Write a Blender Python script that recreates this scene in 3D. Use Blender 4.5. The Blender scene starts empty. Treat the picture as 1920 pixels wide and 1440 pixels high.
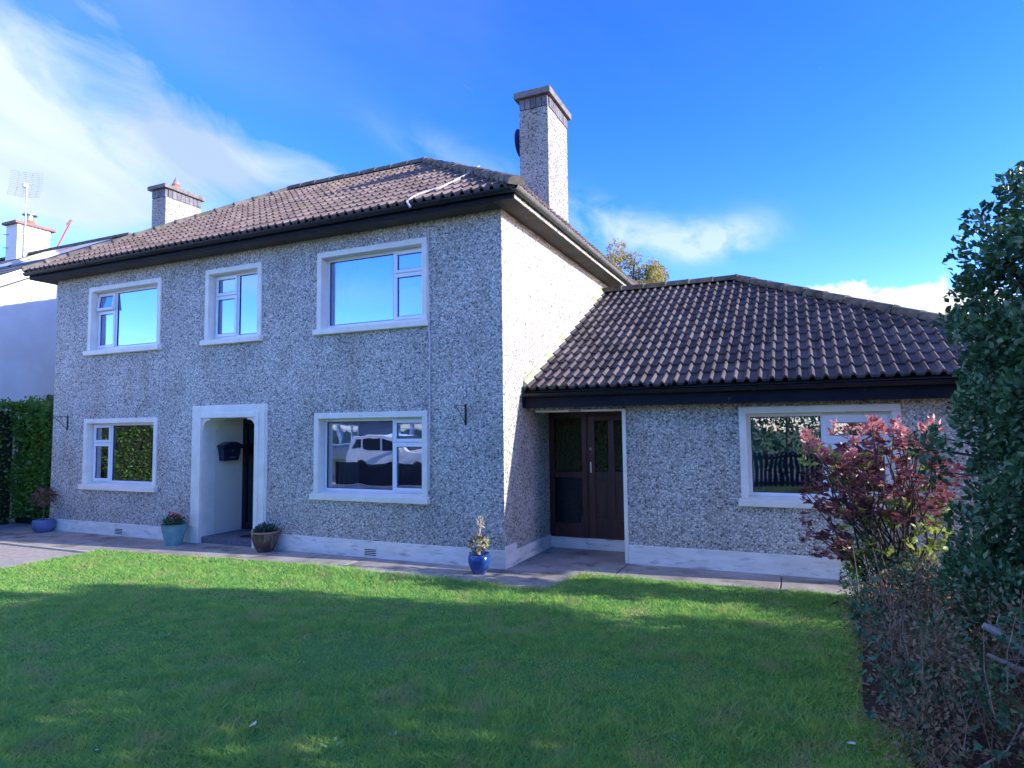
import bpy, bmesh, math, random
import numpy as np
from mathutils import Vector, Matrix
random.seed(7); RNG = np.random.default_rng(11)
R = math.radians
S = bpy.context.scene
COL = S.collection

# ------------------------------------------------------------------ camera
CAM = (3.668, -7.948, 1.879)
def cam_axes(yaw=-23.971, pit=3.919, rol=-0.642):
    y, q, r = R(yaw), R(pit), R(rol)
    f = np.array([math.sin(y)*math.cos(q), math.cos(y)*math.cos(q), math.sin(q)])
    ri = np.array([math.cos(y), -math.sin(y), 0.0]); up = np.cross(ri, f)
    return ri*math.cos(r)+up*math.sin(r), -ri*math.sin(r)+up*math.cos(r), f
rx, ux, fx = cam_axes()
cam = bpy.data.objects.new('camera', bpy.data.cameras.new('camera')); COL.objects.link(cam)
cam.data.sensor_width = 36; cam.data.lens = 1205.4/1920*36
cam.data.clip_start = 0.05; cam.data.clip_end = 2000
cam.matrix_world = Matrix(((rx[0], ux[0], -fx[0], CAM[0]), (rx[1], ux[1], -fx[1], CAM[1]), (rx[2], ux[2], -fx[2], CAM[2]), (0, 0, 0, 1)))
S.camera = cam

# ------------------------------------------------------------------ light and sky
SUN = Vector((1.0, 0.125, 0.355)).normalized()
EXPO = 2.1
sl = bpy.data.lights.new('sun', 'SUN'); sl.energy = 2.0; sl.angle = R(0.55); sl.color = (1.0, 0.93, 0.82)
so = bpy.data.objects.new('sun', sl); COL.objects.link(so); so.rotation_euler = SUN.to_track_quat('Z', 'Y').to_euler()
W = bpy.data.worlds.new('World'); S.world = W; W.use_nodes = True
nt = W.node_tree; N = nt.nodes; L = nt.links
for n in list(N): N.remove(n)
def nd(tree, t, **k):
    n = tree.nodes.new(t)
    for a, b in k.items(): setattr(n, a, b)
    return n
out = nd(nt, 'ShaderNodeOutputWorld'); bg = nd(nt, 'ShaderNodeBackground'); bg.inputs[1].default_value = 0.15
sky = nd(nt, 'ShaderNodeTexSky', sky_type='NISHITA'); sky.sun_disc = False
sky.sun_elevation = math.asin(SUN.z); sky.sun_rotation = math.atan2(SUN.x, SUN.y)
sky.air_density = 1.0; sky.dust_density = 0.3; sky.ozone_density = 3.0; sky.altitude = 50
gm = nd(nt, 'ShaderNodeGamma'); gm.inputs[1].default_value = 1.4; L.new(sky.outputs[0], gm.inputs[0])
hs = nd(nt, 'ShaderNodeMix', data_type='RGBA', blend_type='MULTIPLY'); hs.inputs[0].default_value = 1; hs.inputs[7].default_value = (.40, .362, .53, 1)
L.new(gm.outputs[0], hs.inputs[6])
h2 = nd(nt, 'ShaderNodeHueSaturation'); h2.inputs['Saturation'].default_value = 1.12; L.new(hs.outputs[2], h2.inputs['Color'])
def M(op, a, b=None, c=None, clamp=False):
    n = nd(nt, 'ShaderNodeMath', operation=op, use_clamp=clamp)
    for i, v in enumerate((a, b, c)):
        if v is None: continue
        if hasattr(v, 'is_linked') or hasattr(v, 'links'): L.new(v, n.inputs[i])
        else: n.inputs[i].default_value = v
    return n.outputs[0]
tc = nd(nt, 'ShaderNodeTexCoord'); sep = nd(nt, 'ShaderNodeSeparateXYZ'); L.new(tc.outputs['Generated'], sep.inputs[0])
az = M('MULTIPLY', M('ARCTAN2', sep.outputs[0], sep.outputs[1]), 57.2958)
el = M('MULTIPLY', M('ARCSINE', sep.outputs[2]), 57.2958)
def cloud_noise(sx, sy, det, rough, seed, ang=0.0):
    c = nd(nt, 'ShaderNodeCombineXYZ')
    ca, sa = math.cos(R(ang)), math.sin(R(ang))
    u = M('ADD', M('MULTIPLY', az, ca), M('MULTIPLY', el, sa)); v = M('SUBTRACT', M('MULTIPLY', el, ca), M('MULTIPLY', az, sa))
    L.new(M('MULTIPLY', u, sx), c.inputs[0]); L.new(M('MULTIPLY', v, sy), c.inputs[1]); c.inputs[2].default_value = seed
    n = nd(nt, 'ShaderNodeTexNoise'); n.inputs['Scale'].default_value = 1; n.inputs['Detail'].default_value = det; n.inputs['Roughness'].default_value = rough
    n.inputs['Distortion'].default_value = 0.5
    L.new(c.outputs[0], n.inputs['Vector']); return n.outputs[0]
def blob(a0, e0, ra, re, ang=0, power=1.0):
    """soft elliptical bank of cloud about azimuth a0, elevation e0 (degrees)"""
    da = M('SUBTRACT', az, a0); de = M('SUBTRACT', el, e0); ca, sa = math.cos(R(ang)), math.sin(R(ang))
    u = M('DIVIDE', M('ADD', M('MULTIPLY', da, ca), M('MULTIPLY', de, sa)), ra)
    v = M('DIVIDE', M('SUBTRACT', M('MULTIPLY', de, ca), M('MULTIPLY', da, sa)), re)
    q = M('ADD', M('MULTIPLY', u, u), M('MULTIPLY', v, v))
    return M('MULTIPLY', M('EXPONENT', M('MULTIPLY', q, -1.0)), power)
n_soft = cloud_noise(0.05, 0.13, 5, 0.45, 3.1, -18)
n_wisp = cloud_noise(0.16, 0.30, 8, 0.55, 8.7, -12)
n_cum = cloud_noise(0.33, 0.42, 7, 0.52, 1.9)
band = M('ADD', M('ADD', blob(-66, 24, 12, 5.0, -24, 1.1), blob(-62, 18.5, 14, 4.5, -10, .9)), M('ADD', blob(-42, 20.8, 10, 2.3, -3, 0.8), M('ADD', blob(-80, 16, 14, 12, 0, .9), blob(-52, 23.5, 6, 2.6, -35, .8))))
n_det = cloud_noise(0.11, 0.22, 9, 0.58, 5.5, -20)
c1 = M('MULTIPLY', M('ADD', M('ADD', M('MULTIPLY', band, 1.0), M('MULTIPLY', n_det, 1.7)), -1.18), 1.3, clamp=True)
wis = M('ADD', M('ADD', blob(-12, 16.3, 7.5, 1.6, -6, .9), blob(-5.5, 15.6, 3.6, 1.5, 10, 1.0)), M('ADD', blob(-15, 18.5, 4, 1.2, -20, .5), blob(-27, 22, 7, 1.6, -22, .45)))
c2 = M('MULTIPLY', M('MULTIPLY', wis, M('SUBTRACT', M('MULTIPLY', n_wisp, 5.6), 2.25)), .85, clamp=True)
cum = M('ADD', M('ADD', blob(7.5, 8.2, 6.6, 2.9, 0, 1.0), blob(2.5, 8.8, 2.6, 2.2, 0, .7)), blob(30, 8, 12, 3, 0, 1.0))
c3 = M('MULTIPLY', M('SUBTRACT', M('ADD', cum, M('MULTIPLY', n_cum, 1.5)), 1.25), 5.0, clamp=True)
far = M('MULTIPLY', M('ADD', blob(-126, 12.5, 16, 1.0, 2, .7), blob(-150, 55, 85, 20, 0, 1.7)), M('SUBTRACT', M('MULTIPLY', n_soft, 2.4), .5), clamp=True)  # cloud band mirrored in a pane, plus unseen high cirrus added to brighten shade
def mixc(fac, a, b):
    m = nd(nt, 'ShaderNodeMix', data_type='RGBA'); 
    L.new(fac, m.inputs[0])
    if isinstance(a, tuple): m.inputs[6].default_value = (*a, 1)
    else: L.new(a, m.inputs[6])
    if isinstance(b, tuple): m.inputs[7].default_value = (*b, 1)
    else: L.new(b, m.inputs[7])
    return m.outputs[2]
SK = 1.0
thin = mixc(M('SUBTRACT', M('MULTIPLY', n_soft, 3.2), 1.1, clamp=True), (.92, 1.14, 2.1), (1.65, 1.8, 2.1))
col = mixc(M('MULTIPLY', c1, 0.88), h2.outputs[0], thin)
col = mixc(M('MULTIPLY', c2, 0.75), col, (1.35, 1.6, 2.15))
col = mixc(M('MULTIPLY', far, 0.75), col, (2.2, 2.2, 2.3))
cumc = mixc(M('MULTIPLY', n_cum, 1.2, clamp=True), (1.4, 1.48, 1.8), (2.35, 2.3, 2.2))
col = mixc(c3, col, cumc)
L.new(col, bg.inputs[0]); L.new(bg.outputs[0], out.inputs[0])
S.view_settings.view_transform = 'Standard'; S.view_settings.look = 'None'; S.view_settings.gamma = 1
S.view_settings.exposure = EXPO; S.view_settings.use_curve_mapping = False
S.cycles.max_bounces = 8; S.cycles.transparent_max_bounces = 12

# ------------------------------------------------------------------ materials
MATS = {}
def mat(name, c1, c2=None, scale=8.0, rough=0.7, bump=0.0, bscale=60.0, spec=0.4, metal=0.0, lo=0.35, hi=0.65, detail=5, rnd=0.0, transl=0.0, coat=0.0, c3=None, s3=1.0, lo3=.5, hi3=.7, stretch=None, bdist=0.01, island=False):
    if name in MATS: return MATS[name]
    m = bpy.data.materials.new(name); m.use_nodes = True; t = m.node_tree; ns, ls = t.nodes, t.links
    b = ns['Principled BSDF']; o = ns['Material Output']
    b.inputs['Roughness'].default_value = rough; b.inputs['Metallic'].default_value = metal
    b.inputs['Specular IOR Level'].default_value = spec; b.inputs['Coat Weight'].default_value = coat
    geo = nd(t, 'ShaderNodeNewGeometry'); pos = geo.outputs['Position']
    if stretch:
        vm = nd(t, 'ShaderNodeVectorMath', operation='MULTIPLY'); vm.inputs[1].default_value = stretch; ls.new(pos, vm.inputs[0]); pos = vm.outputs[0]
    colr = None
    def noise(sc, det=5, ro=.55):
        n = nd(t, 'ShaderNodeTexNoise'); n.inputs['Scale'].default_value = sc; n.inputs['Detail'].default_value = det; n.inputs['Roughness'].default_value = ro
        ls.new(pos, n.inputs['Vector']); return n.outputs[0]
    def rampf(s, a, bb):
        r = nd(t, 'ShaderNodeMapRange'); r.inputs['From Min'].default_value = a; r.inputs['From Max'].default_value = bb; ls.new(s, r.inputs[0]); return r.outputs[0]
    def mx(f, a, bb):
        q = nd(t, 'ShaderNodeMix', data_type='RGBA'); ls.new(f, q.inputs[0])
        for i, z in ((6, a), (7, bb)):
            if isinstance(z, tuple): q.inputs[i].default_value = (*z, 1)
            else: ls.new(z, q.inputs[i])
        return q.outputs[2]
    if c2:
        f = rampf(noise(scale, detail), lo, hi)
        if island:
            f = nd(t, 'ShaderNodeMath', operation='MULTIPLY_ADD', use_clamp=True)
            ls.new(rampf(noise(scale, 3), lo, hi), f.inputs[0]); f.inputs[1].default_value = 0.45
            f2 = nd(t, 'ShaderNodeMath', operation='MULTIPLY'); ls.new(geo.outputs['Random Per Island'], f2.inputs[0]); f2.inputs[1].default_value = .6
            ls.new(f2.outputs[0], f.inputs[2]); f = f.outputs[0]
        colr = mx(f, c1, c2)
    if c3:
        colr = mx(rampf(noise(s3, 6), lo3, hi3), colr if colr else c1, c3)
    if rnd:
        oi = nd(t, 'ShaderNodeObjectInfo'); h = nd(t, 'ShaderNodeHueSaturation')
        r = nd(t, 'ShaderNodeMapRange'); r.inputs['To Min'].default_value = 1-rnd; r.inputs['To Max'].default_value = 1+rnd
        ls.new(oi.outputs['Random'], r.inputs[0]); ls.new(r.outputs[0], h.inputs['Value'])
        if colr: ls.new(colr, h.inputs['Color'])
        else: h.inputs['Color'].default_value = (*c1, 1)
        colr = h.outputs[0]
    if colr: ls.new(colr, b.inputs['Base Color'])
    else: b.inputs['Base Color'].default_value = (*c1, 1)
    if bump:
        bn = nd(t, 'ShaderNodeBump'); bn.inputs['Strength'].default_value = bump; bn.inputs['Distance'].default_value = bdist
        ls.new(noise(bscale, 6, .6), bn.inputs['Height']); ls.new(bn.outputs[0], b.inputs['Normal'])
    if transl:
        tr = nd(t, 'ShaderNodeBsdfTranslucent'); ms = nd(t, 'ShaderNodeMixShader'); ms.inputs[0].default_value = transl
        if colr: ls.new(colr, tr.inputs[0])
        else: tr.inputs[0].default_value = (*c1, 1)
        ls.new(b.outputs[0], ms.inputs[1]); ls.new(tr.outputs[0], ms.inputs[2]); ls.new(ms.outputs[0], o.inputs[0])
    MATS[name] = m; return m

def mat_pebble(name, dark, mid, light, scale=30.0, bias=0.0):
    m = bpy.data.materials.new(name); m.use_nodes = True; t = m.node_tree; ls = t.links
    b = t.nodes['Principled BSDF']; b.inputs['Roughness'].default_value = .85; b.inputs['Specular IOR Level'].default_value = .25
    geo = nd(t, 'ShaderNodeNewGeometry')
    nz = nd(t, 'ShaderNodeTexNoise'); nz.inputs['Scale'].default_value = scale*1.3; nz.inputs['Detail'].default_value = 2; ls.new(geo.outputs['Position'], nz.inputs['Vector'])
    wv = nd(t, 'ShaderNodeMix', data_type='VECTOR'); wv.inputs[0].default_value = .012
    ls.new(geo.outputs['Position'], wv.inputs[4]); ls.new(nz.outputs['Color'], wv.inputs[5])
    v = nd(t, 'ShaderNodeTexVoronoi'); v.inputs['Scale'].default_value = scale; ls.new(wv.outputs[1], v.inputs['Vector'])
    v2 = nd(t, 'ShaderNodeTexVoronoi'); v2.inputs['Scale'].default_value = scale*1.9; ls.new(wv.outputs[1], v2.inputs['Vector'])
    sp = nd(t, 'ShaderNodeSeparateColor'); ls.new(v.outputs['Color'], sp.inputs[0])
    cr = nd(t, 'ShaderNodeValToRGB'); ls.new(sp.outputs[0], cr.inputs[0]); e = cr.color_ramp.elements
    cr.color_ramp.interpolation = 'LINEAR'
    e[0].position = 0; e[0].color = (*dark, 1); e[1].position = 1; e[1].color = (*light, 1)
    for p, c in ((.14, dark), (.28, mid), (.52, mid), (.70, light)):
        q = e.new(p); q.color = (*c, 1)
    # mortar between the chips
    mr = nd(t, 'ShaderNodeMapRange'); mr.inputs['From Min'].default_value = .36; mr.inputs['From Max'].default_value = .62; ls.new(v.outputs['Distance'], mr.inputs[0])
    mx = nd(t, 'ShaderNodeMix', data_type='RGBA'); mx.blend_type = 'MIX'; mx.inputs[7].default_value = (.46, .44, .40, 1)
    ls.new(mr.outputs[0], mx.inputs[0]); ls.new(cr.outputs[0], mx.inputs[6])
    # large weathering patches
    n2 = nd(t, 'ShaderNodeTexNoise'); n2.inputs['Scale'].default_value = .9; n2.inputs['Detail'].default_value = 6; ls.new(geo.outputs['Position'], n2.inputs['Vector'])
    r2 = nd(t, 'ShaderNodeMapRange'); r2.inputs['From Min'].default_value = .3; r2.inputs['From Max'].default_value = .7; r2.inputs['To Min'].default_value = .80; r2.inputs['To Max'].default_value = 1.08; ls.new(n2.outputs[0], r2.inputs[0])
    ml = nd(t, 'ShaderNodeVectorMath', operation='SCALE'); ls.new(mx.outputs[2], ml.inputs[0]); ls.new(r2.outputs[0], ml.inputs['Scale'])
    st = nd(t, 'ShaderNodeTexNoise'); st.inputs['Scale'].default_value = 1.0; st.inputs['Detail'].default_value = 7; st.inputs['Roughness'].default_value = .65
    sv = nd(t, 'ShaderNodeVectorMath', operation='MULTIPLY'); sv.inputs[1].default_value = (2.2, 2.2, .55); ls.new(geo.outputs['Position'], sv.inputs[0]); ls.new(sv.outputs[0], st.inputs['Vector'])
    rr = nd(t, 'ShaderNodeMapRange'); rr.inputs['From Min'].default_value = .50; rr.inputs['From Max'].default_value = .74; rr.inputs['To Max'].default_value = .5; ls.new(st.outputs[0], rr.inputs[0])
    sm_ = nd(t, 'ShaderNodeMix', data_type='RGBA', blend_type='MULTIPLY'); sm_.inputs[7].default_value = (.62, .55, .42, 1); ls.new(rr.outputs[0], sm_.inputs[0]); ls.new(ml.outputs[0], sm_.inputs[6])
    sx = nd(t, 'ShaderNodeSeparateXYZ'); ls.new(geo.outputs['Position'], sx.inputs[0])
    rb = nd(t, 'ShaderNodeMapRange'); rb.inputs['From Min'].default_value = .75; rb.inputs['From Max'].default_value = .2; rb.inputs['To Max'].default_value = .55; ls.new(sx.outputs[2], rb.inputs[0])
    rm = nd(t, 'ShaderNodeMath', operation='MULTIPLY'); ls.new(rb.outputs[0], rm.inputs[0]); ls.new(n2.outputs[0], rm.inputs[1])
    dm = nd(t, 'ShaderNodeMix', data_type='RGBA', blend_type='MULTIPLY'); dm.inputs[7].default_value = (.55, .55, .45, 1); ls.new(rm.outputs[0], dm.inputs[0]); ls.new(sm_.outputs[2], dm.inputs[6])
    ls.new(dm.outputs[2], b.inputs['Base Color'])
    ad = nd(t, 'ShaderNodeMath', operation='ADD'); ls.new(v.outputs['Distance'], ad.inputs[0]); 
    m5 = nd(t, 'ShaderNodeMath', operation='MULTIPLY'); m5.inputs[1].default_value = .5; ls.new(v2.outputs['Distance'], m5.inputs[0]); ls.new(m5.outputs[0], ad.inputs[1])
    bn = nd(t, 'ShaderNodeBump', invert=True); bn.inputs['Strength'].default_value = .85; bn.inputs['Distance'].default_value = .018
    ls.new(ad.outputs[0], bn.inputs['Height']); ls.new(bn.outputs[0], b.inputs['Normal'])
    MATS[name] = m; return m
PEB = mat_pebble('pebbledash', (.15, .145, .135), (.70, .675, .60), (.92, .895, .80), 38)
PEBCH = mat_pebble('weathered_pebbledash', (.07, .068, .065), (.24, .23, .21), (.50, .48, .43), 40)
PAINT = mat('cream_paint', (.92, .885, .77), (.83, .79, .67), scale=5, rough=.55, bump=.15, bscale=120, bdist=.002)
PLINTH = mat('white_plinth_paint', (.90, .87, .78), (.76, .73, .64), scale=3, rough=.6, bump=.3, bscale=90, bdist=.003, c3=(.33, .33, .29), s3=3.5, lo3=.55, hi3=.78, stretch=(1, 1, 5))
UPVC = mat('white_upvc', (.86, .87, .88), rough=.25, spec=.5)
def mat_glass(name, refl, tint=(.9, .95, .95), wob=0.0, wscale=1.2, rough=0.0, bumpd=.02, gcol=(.55, .70, 1)):
    m = bpy.data.materials.new(name); m.use_nodes = True; t = m.node_tree; ls = t.links
    t.nodes.remove(t.nodes['Principled BSDF']); o = t.nodes['Material Output']
    g = nd(t, 'ShaderNodeBsdfGlossy'); g.inputs['Roughness'].default_value = rough; g.inputs['Color'].default_value = (*gcol, 1)
    tr = nd(t, 'ShaderNodeBsdfTransparent'); tr.inputs[0].default_value = (*tint, 1)
    ms = nd(t, 'ShaderNodeMixShader'); lw = nd(t, 'ShaderNodeFresnel'); lw.inputs[0].default_value = 1.5
    a = nd(t, 'ShaderNodeMath', operation='ADD', use_clamp=True); a.inputs[1].default_value = refl; ls.new(lw.outputs[0], a.inputs[0])
    ls.new(a.outputs[0], ms.inputs[0]); ls.new(tr.outputs[0], ms.inputs[1]); ls.new(g.outputs[0], ms.inputs[2]); ls.new(ms.outputs[0], o.inputs[0])
    if wob:
        geo = nd(t, 'ShaderNodeNewGeometry'); n = nd(t, 'ShaderNodeTexNoise'); n.inputs['Scale'].default_value = wscale; n.inputs['Detail'].default_value = 2
        ls.new(geo.outputs['Position'], n.inputs['Vector']); bn = nd(t, 'ShaderNodeBump'); bn.inputs['Strength'].default_value = wob; bn.inputs['Distance'].default_value = bumpd
        ls.new(n.outputs[0], bn.inputs['Height']); ls.new(bn.outputs[0], g.inputs['Normal'])
    MATS[name] = m; return m
GLASS = mat_glass('window_glass', .55, wob=.12)
GLASSL = mat_glass('lower_window_glass', .38, wob=.15, gcol=(.80, .88, .98))
OBSC = mat_glass('obscure_glass', .10, tint=(.20, .27, .12), wob=1.0, wscale=30, rough=.06, bumpd=.05, gcol=(.55, .60, .30))
DARKGLASS = mat_glass('dark_door_glass', .06, tint=(.22, .27, .35), wob=.2, rough=.03)
TILE = mat('brown_concrete_tile', (.140, .102, .086), (.215, .162, .138), scale=2.2, rough=.62, bump=.35, bscale=140, spec=.15, rnd=.18, c3=(.19, .18, .085), s3=1.3, lo3=.60, hi3=.76, bdist=.004)
TILEW = mat('dark_brown_concrete_tile', (.085, .066, .061), (.14, .115, .105), scale=3, rough=.6, bump=.4, bscale=140, spec=.15, rnd=.28, c3=(.085, .075, .068), s3=1.5, lo3=.55, hi3=.8, bdist=.004)
RIDGE = mat('weathered_ridge_tile', (.085, .08, .066), (.19, .17, .13), scale=6, rough=.9, bump=.7, bscale=70, spec=.2, rnd=.15, bdist=.01)
DECK = mat('roof_underlay', (.02, .02, .02), rough=.95)
BLACK = mat('black_gutter_plastic', (.010, .011, .016), (.02, .02, .024), scale=6, rough=.4, spec=.3, c3=(.18, .18, .17), s3=14, lo3=.70, hi3=.76)
FASCIA = mat('navy_fascia_paint', (.008, .010, .020), (.016, .018, .026), scale=5, rough=.6, spec=.15, c3=(.25, .25, .25), s3=11, lo3=.72, hi3=.76)
SOFFIT = mat('brown_soffit_board', (.055, .047, .042), (.09, .078, .07), scale=3, rough=.8, bump=.2, bscale=30)
GUTGREY = mat('weathered_grey_gutter', (.10, .11, .10), (.17, .17, .15), scale=9, rough=.8, bump=.4, bscale=60)
PEEL = mat('peeling_white_paint', (.72, .70, .66), (.16, .14, .12), scale=26, lo=.52, hi=.58, rough=.8)
CONC = mat('chimney_cap_concrete', (.24, .22, .20), (.13, .12, .11), scale=8, rough=.9, bump=.5, bscale=50)
BAND = mat('dark_brick', (.11, .105, .115), (.20, .19, .20), scale=14, rough=.8, bump=.4, bscale=60, rnd=.25)
TERRA = mat('terracotta', (.45, .16, .08), (.30, .12, .07), scale=9, rough=.8, bump=.2)
MAHOG = mat('dark_mahogany_wood', (.080, .024, .018), (.045, .014, .012), scale=14, rough=.38, spec=.5, bump=.15, bscale=40, stretch=(1, 1, .12))
PATH = mat('old_concrete_path', (.44, .40, .36), (.27, .245, .22), scale=1.6, rough=.92, bump=.55, bscale=110, detail=8, c3=(.11, .10, .09), s3=2.3, lo3=.50, hi3=.72, bdist=.006)
KERB = mat('kerb_concrete', (.55, .52, .44), (.40, .37, .30), scale=6, rough=.9, bump=.5, bscale=80)
DRIVE = mat('driveway_tarmac', (.50, .44, .40), (.36, .31, .29), scale=12, rough=.95, bump=.6, bscale=160, c3=(.30, .27, .25), s3=40, lo3=.6, hi3=.7)
SOIL = mat('dark_soil', (.035, .025, .018), (.07, .05, .035), scale=14, rough=1, bump=1, bscale=60, bdist=.02)
LAWN = mat('lawn_soil', (.07, .20, .06), (.10, .24, .06), scale=3, rough=1, spec=.1, bump=.6, bscale=50)
GRASS = mat('grass_blades', (.11, .40, .12), (.50, .70, .15), scale=7.5, rough=.5, spec=.25, transl=.45, island=True, lo=.36, hi=.66, c3=(.50, .52, .22), s3=2.6, lo3=.52, hi3=.72)
FIELD = mat('far_ground', (.05, .09, .03), (.08, .10, .04), scale=.4, rough=1, spec=.1)
ROAD = mat('road_tarmac', (.06, .06, .062), (.045, .045, .047), scale=8, rough=.95)
BARK = mat('bark', (.13, .10, .08), (.06, .05, .04), scale=20, rough=.95, bump=.5)
PALEWOOD = mat('pale_bare_branch', (.40, .38, .36), (.24, .22, .20), scale=18, rough=.9, bump=.4, bscale=70)
LEAF_DK = mat('dark_green_leaf', (.022, .080, .040), (.12, .25, .10), scale=3.5, rough=.33, spec=.5, transl=.18, island=True)  # light and dark green patches paint dappled highlights and voids into the leaves
LEAF_HEDGE = mat('laurel_leaf', (.05, .16, .025), (.14, .30, .045), scale=2, rough=.35, spec=.45, transl=.25, island=True)
LEAF_AUT = mat('autumn_leaf', (.34, .36, .10), (.46, .34, .14), scale=1, rough=.6, spec=.3, transl=.35, island=True)
LEAF_RED = mat('young_red_leaf', (.42, .12, .14), (.60, .32, .27), scale=9, rough=.4, transl=.35, rnd=.2)
LEAF_MAR = mat('maroon_leaf', (.12, .04, .05), (.30, .12, .13), scale=9, rough=.35, transl=.25, rnd=.3, island=True)
LEAF_GRN = mat('photinia_green_leaf', (.20, .30, .07), (.38, .42, .10), scale=9, rough=.4, transl=.3, rnd=.25, island=True)
LEAF_BRN = mat('dry_brown_leaf', (.17, .12, .072), (.33, .25, .15), scale=6, rough=.85, spec=.2, transl=.1, island=True)
LEAF_IVY = mat('bluish_ivy_leaf', (.03, .12, .065), (.06, .19, .09), scale=8, rough=.3, spec=.5, transl=.15, rnd=.25)
CURT = mat('white_net_curtain', (.75, .78, .80), rough=.9, transl=.4)
GREYCURT = mat('grey_lined_curtain', (.30, .29, .30), rough=.95, transl=.15)
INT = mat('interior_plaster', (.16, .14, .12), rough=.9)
NWALL = mat('neighbour_white_render', (.84, .82, .75), (.74, .72, .65), scale=1.5, rough=.8, bump=.15, bscale=80)
NROOF = mat('grey_slate', (.10, .095, .10), (.16, .145, .13), scale=3, rough=.8, bump=.2, stretch=(1, 4, 4))
IRON = mat('black_iron', (.012, .01, .01), (.09, .035, .02), scale=30, lo=.55, hi=.65, rough=.6)
GALV = mat('galvanised_steel', (.55, .55, .56), rough=.35, metal=.8)
BLUEPOT = mat('glossy_blue_glaze', (.012, .045, .20), (.02, .075, .28), scale=9, rough=.12, spec=.6, coat=.5)
BLUEPOT2 = mat('matt_slate_blue_glaze', (.09, .13, .26), (.13, .18, .33), scale=9, rough=.45)
TEALPOT = mat('teal_glaze', (.10, .30, .33), (.17, .38, .38), scale=7, rough=.2, coat=.4, c3=(.12, .13, .10), s3=5, lo3=.58, hi3=.7)
BRNPOT = mat('brown_streaked_glaze', (.055, .04, .032), (.20, .17, .14), scale=16, lo=.5, hi=.7, rough=.35, coat=.3, stretch=(1, 1, .15))
POTRIM = mat('tan_glaze_rim', (.34, .22, .15), rough=.4)
MAILM = mat('navy_painted_steel', (.012, .018, .045), rough=.35, spec=.5)
SILVER = mat('brushed_silver', (.6, .6, .6), rough=.3, metal=.9)
CARP = mat('white_car_paint', (.80, .80, .80), rough=.2, coat=.6)
TYRE = mat('tyre_rubber', (.02, .02, .02), rough=.8)

# ------------------------------------------------------------------ geometry helpers
ORG = {}
class MB:
    def __init__(s): s.v = []; s.f = []; s.sm = []
    def box(s, x0, x1, y0, y1, z0, z1):
        n = len(s.v); s.v += [(x0,y0,z0),(x1,y0,z0),(x1,y1,z0),(x0,y1,z0),(x0,y0,z1),(x1,y0,z1),(x1,y1,z1),(x0,y1,z1)]
        s.f += [tuple(n+i for i in q) for q in ((0,3,2,1),(4,5,6,7),(0,1,5,4),(1,2,6,5),(2,3,7,6),(3,0,4,7))]; return s
    def poly(s, pts):
        n = len(s.v); s.v += [tuple(p) for p in pts]; s.f.append(tuple(range(n, n+len(pts)))); return s
    def prism(s, prof, axis, a0, a1):
        """extrude a closed 2-D profile along an axis ('x','y','z')"""
        n = len(s.v); k = len(prof)
        def P(p, a): return {'x': (a, p[0], p[1]), 'y': (p[0], a, p[1]), 'z': (p[0], p[1], a)}[axis]
        s.v += [P(p, a0) for p in prof] + [P(p, a1) for p in prof]
        s.f.append(tuple(range(n, n+k))); s.f.append(tuple(range(n+2*k-1, n+k-1, -1)))
        for i in range(k): j = (i+1) % k; s.f.append((n+i, n+k+i, n+k+j, n+j))
        return s
    def tube(s, pts, r, seg=8, r2=None, cap=True):
        pts = [Vector(p) for p in pts]; n0 = len(s.v); m = len(pts)
        for i, p in enumerate(pts):
            d = (pts[min(i+1, m-1)] - pts[max(i-1, 0)]).normalized()
            a = d.cross(Vector((0, 0, 1)) if abs(d.z) < .9 else Vector((1, 0, 0))).normalized(); b = d.cross(a)
            rr = r if r2 is None else r + (r2-r)*i/(m-1)
            for k in range(seg):
                t = 2*math.pi*k/seg; s.v.append(tuple(p + a*math.cos(t)*rr + b*math.sin(t)*rr))
        for i in range(m-1):
            for k in range(seg):
                a0 = n0+i*seg+k; a1 = n0+i*seg+(k+1) % seg; s.f.append((a0, a1, a1+seg, a0+seg))
        if cap: s.f.append(tuple(n0+k for k in range(seg))[::-1]); s.f.append(tuple(n0+(m-1)*seg+k for k in range(seg)))
        return s
    def lathe(s, prof, cx, cy, seg=24):
        n0 = len(s.v)
        for r, z in prof:
            for k in range(seg): t = 2*math.pi*k/seg; s.v.append((cx+r*math.cos(t), cy+r*math.sin(t), z))
        for i in range(len(prof)-1):
            for k in range(seg):
                a0 = n0+i*seg+k; a1 = n0+i*seg+(k+1) % seg; s.f.append((a0, a1, a1+seg, a0+seg))
        return s
    def build(s, name, m, parent=None, bevel=0, smooth=False, recalc=True):
        me = bpy.data.meshes.new(name)
        o = org(parent)
        me.from_pydata([(a-o[0], b-o[1], c-o[2]) for a, b, c in s.v], [], s.f)
        if recalc:
            bm = bmesh.new(); bm.from_mesh(me); bmesh.ops.recalc_face_normals(bm, faces=bm.faces); bm.to_mesh(me); bm.free()
        me.materials.append(m)
        if smooth:
            me.polygons.foreach_set('use_smooth', [True]*len(me.polygons)); me.set_sharp_from_angle(angle=R(40))
        ob = bpy.data.objects.new(name, me); COL.objects.link(ob)
        if parent: ob.parent = parent
        ORG[ob.name] = o
        if bevel:
            b = ob.modifiers.new('bevel', 'BEVEL'); b.width = bevel; b.segments = 2; b.limit_method = 'ANGLE'
        return ob
def org(p): return ORG.get(p.name, (0, 0, 0)) if p else (0, 0, 0)
def tag(o, label=None, cat=None, group=None, kind=None):
    for k, v in (('label', label), ('category', cat), ('group', group), ('kind', kind)):
        if v: o[k] = v
    return o
def thing(name, label, cat, loc=(0, 0, 0), group=None):
    o = bpy.data.objects.new(name, None); COL.objects.link(o); o.location = loc; o.empty_display_size = .2; ORG[o.name] = tuple(loc)
    return tag(o, label, cat, group)
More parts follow.
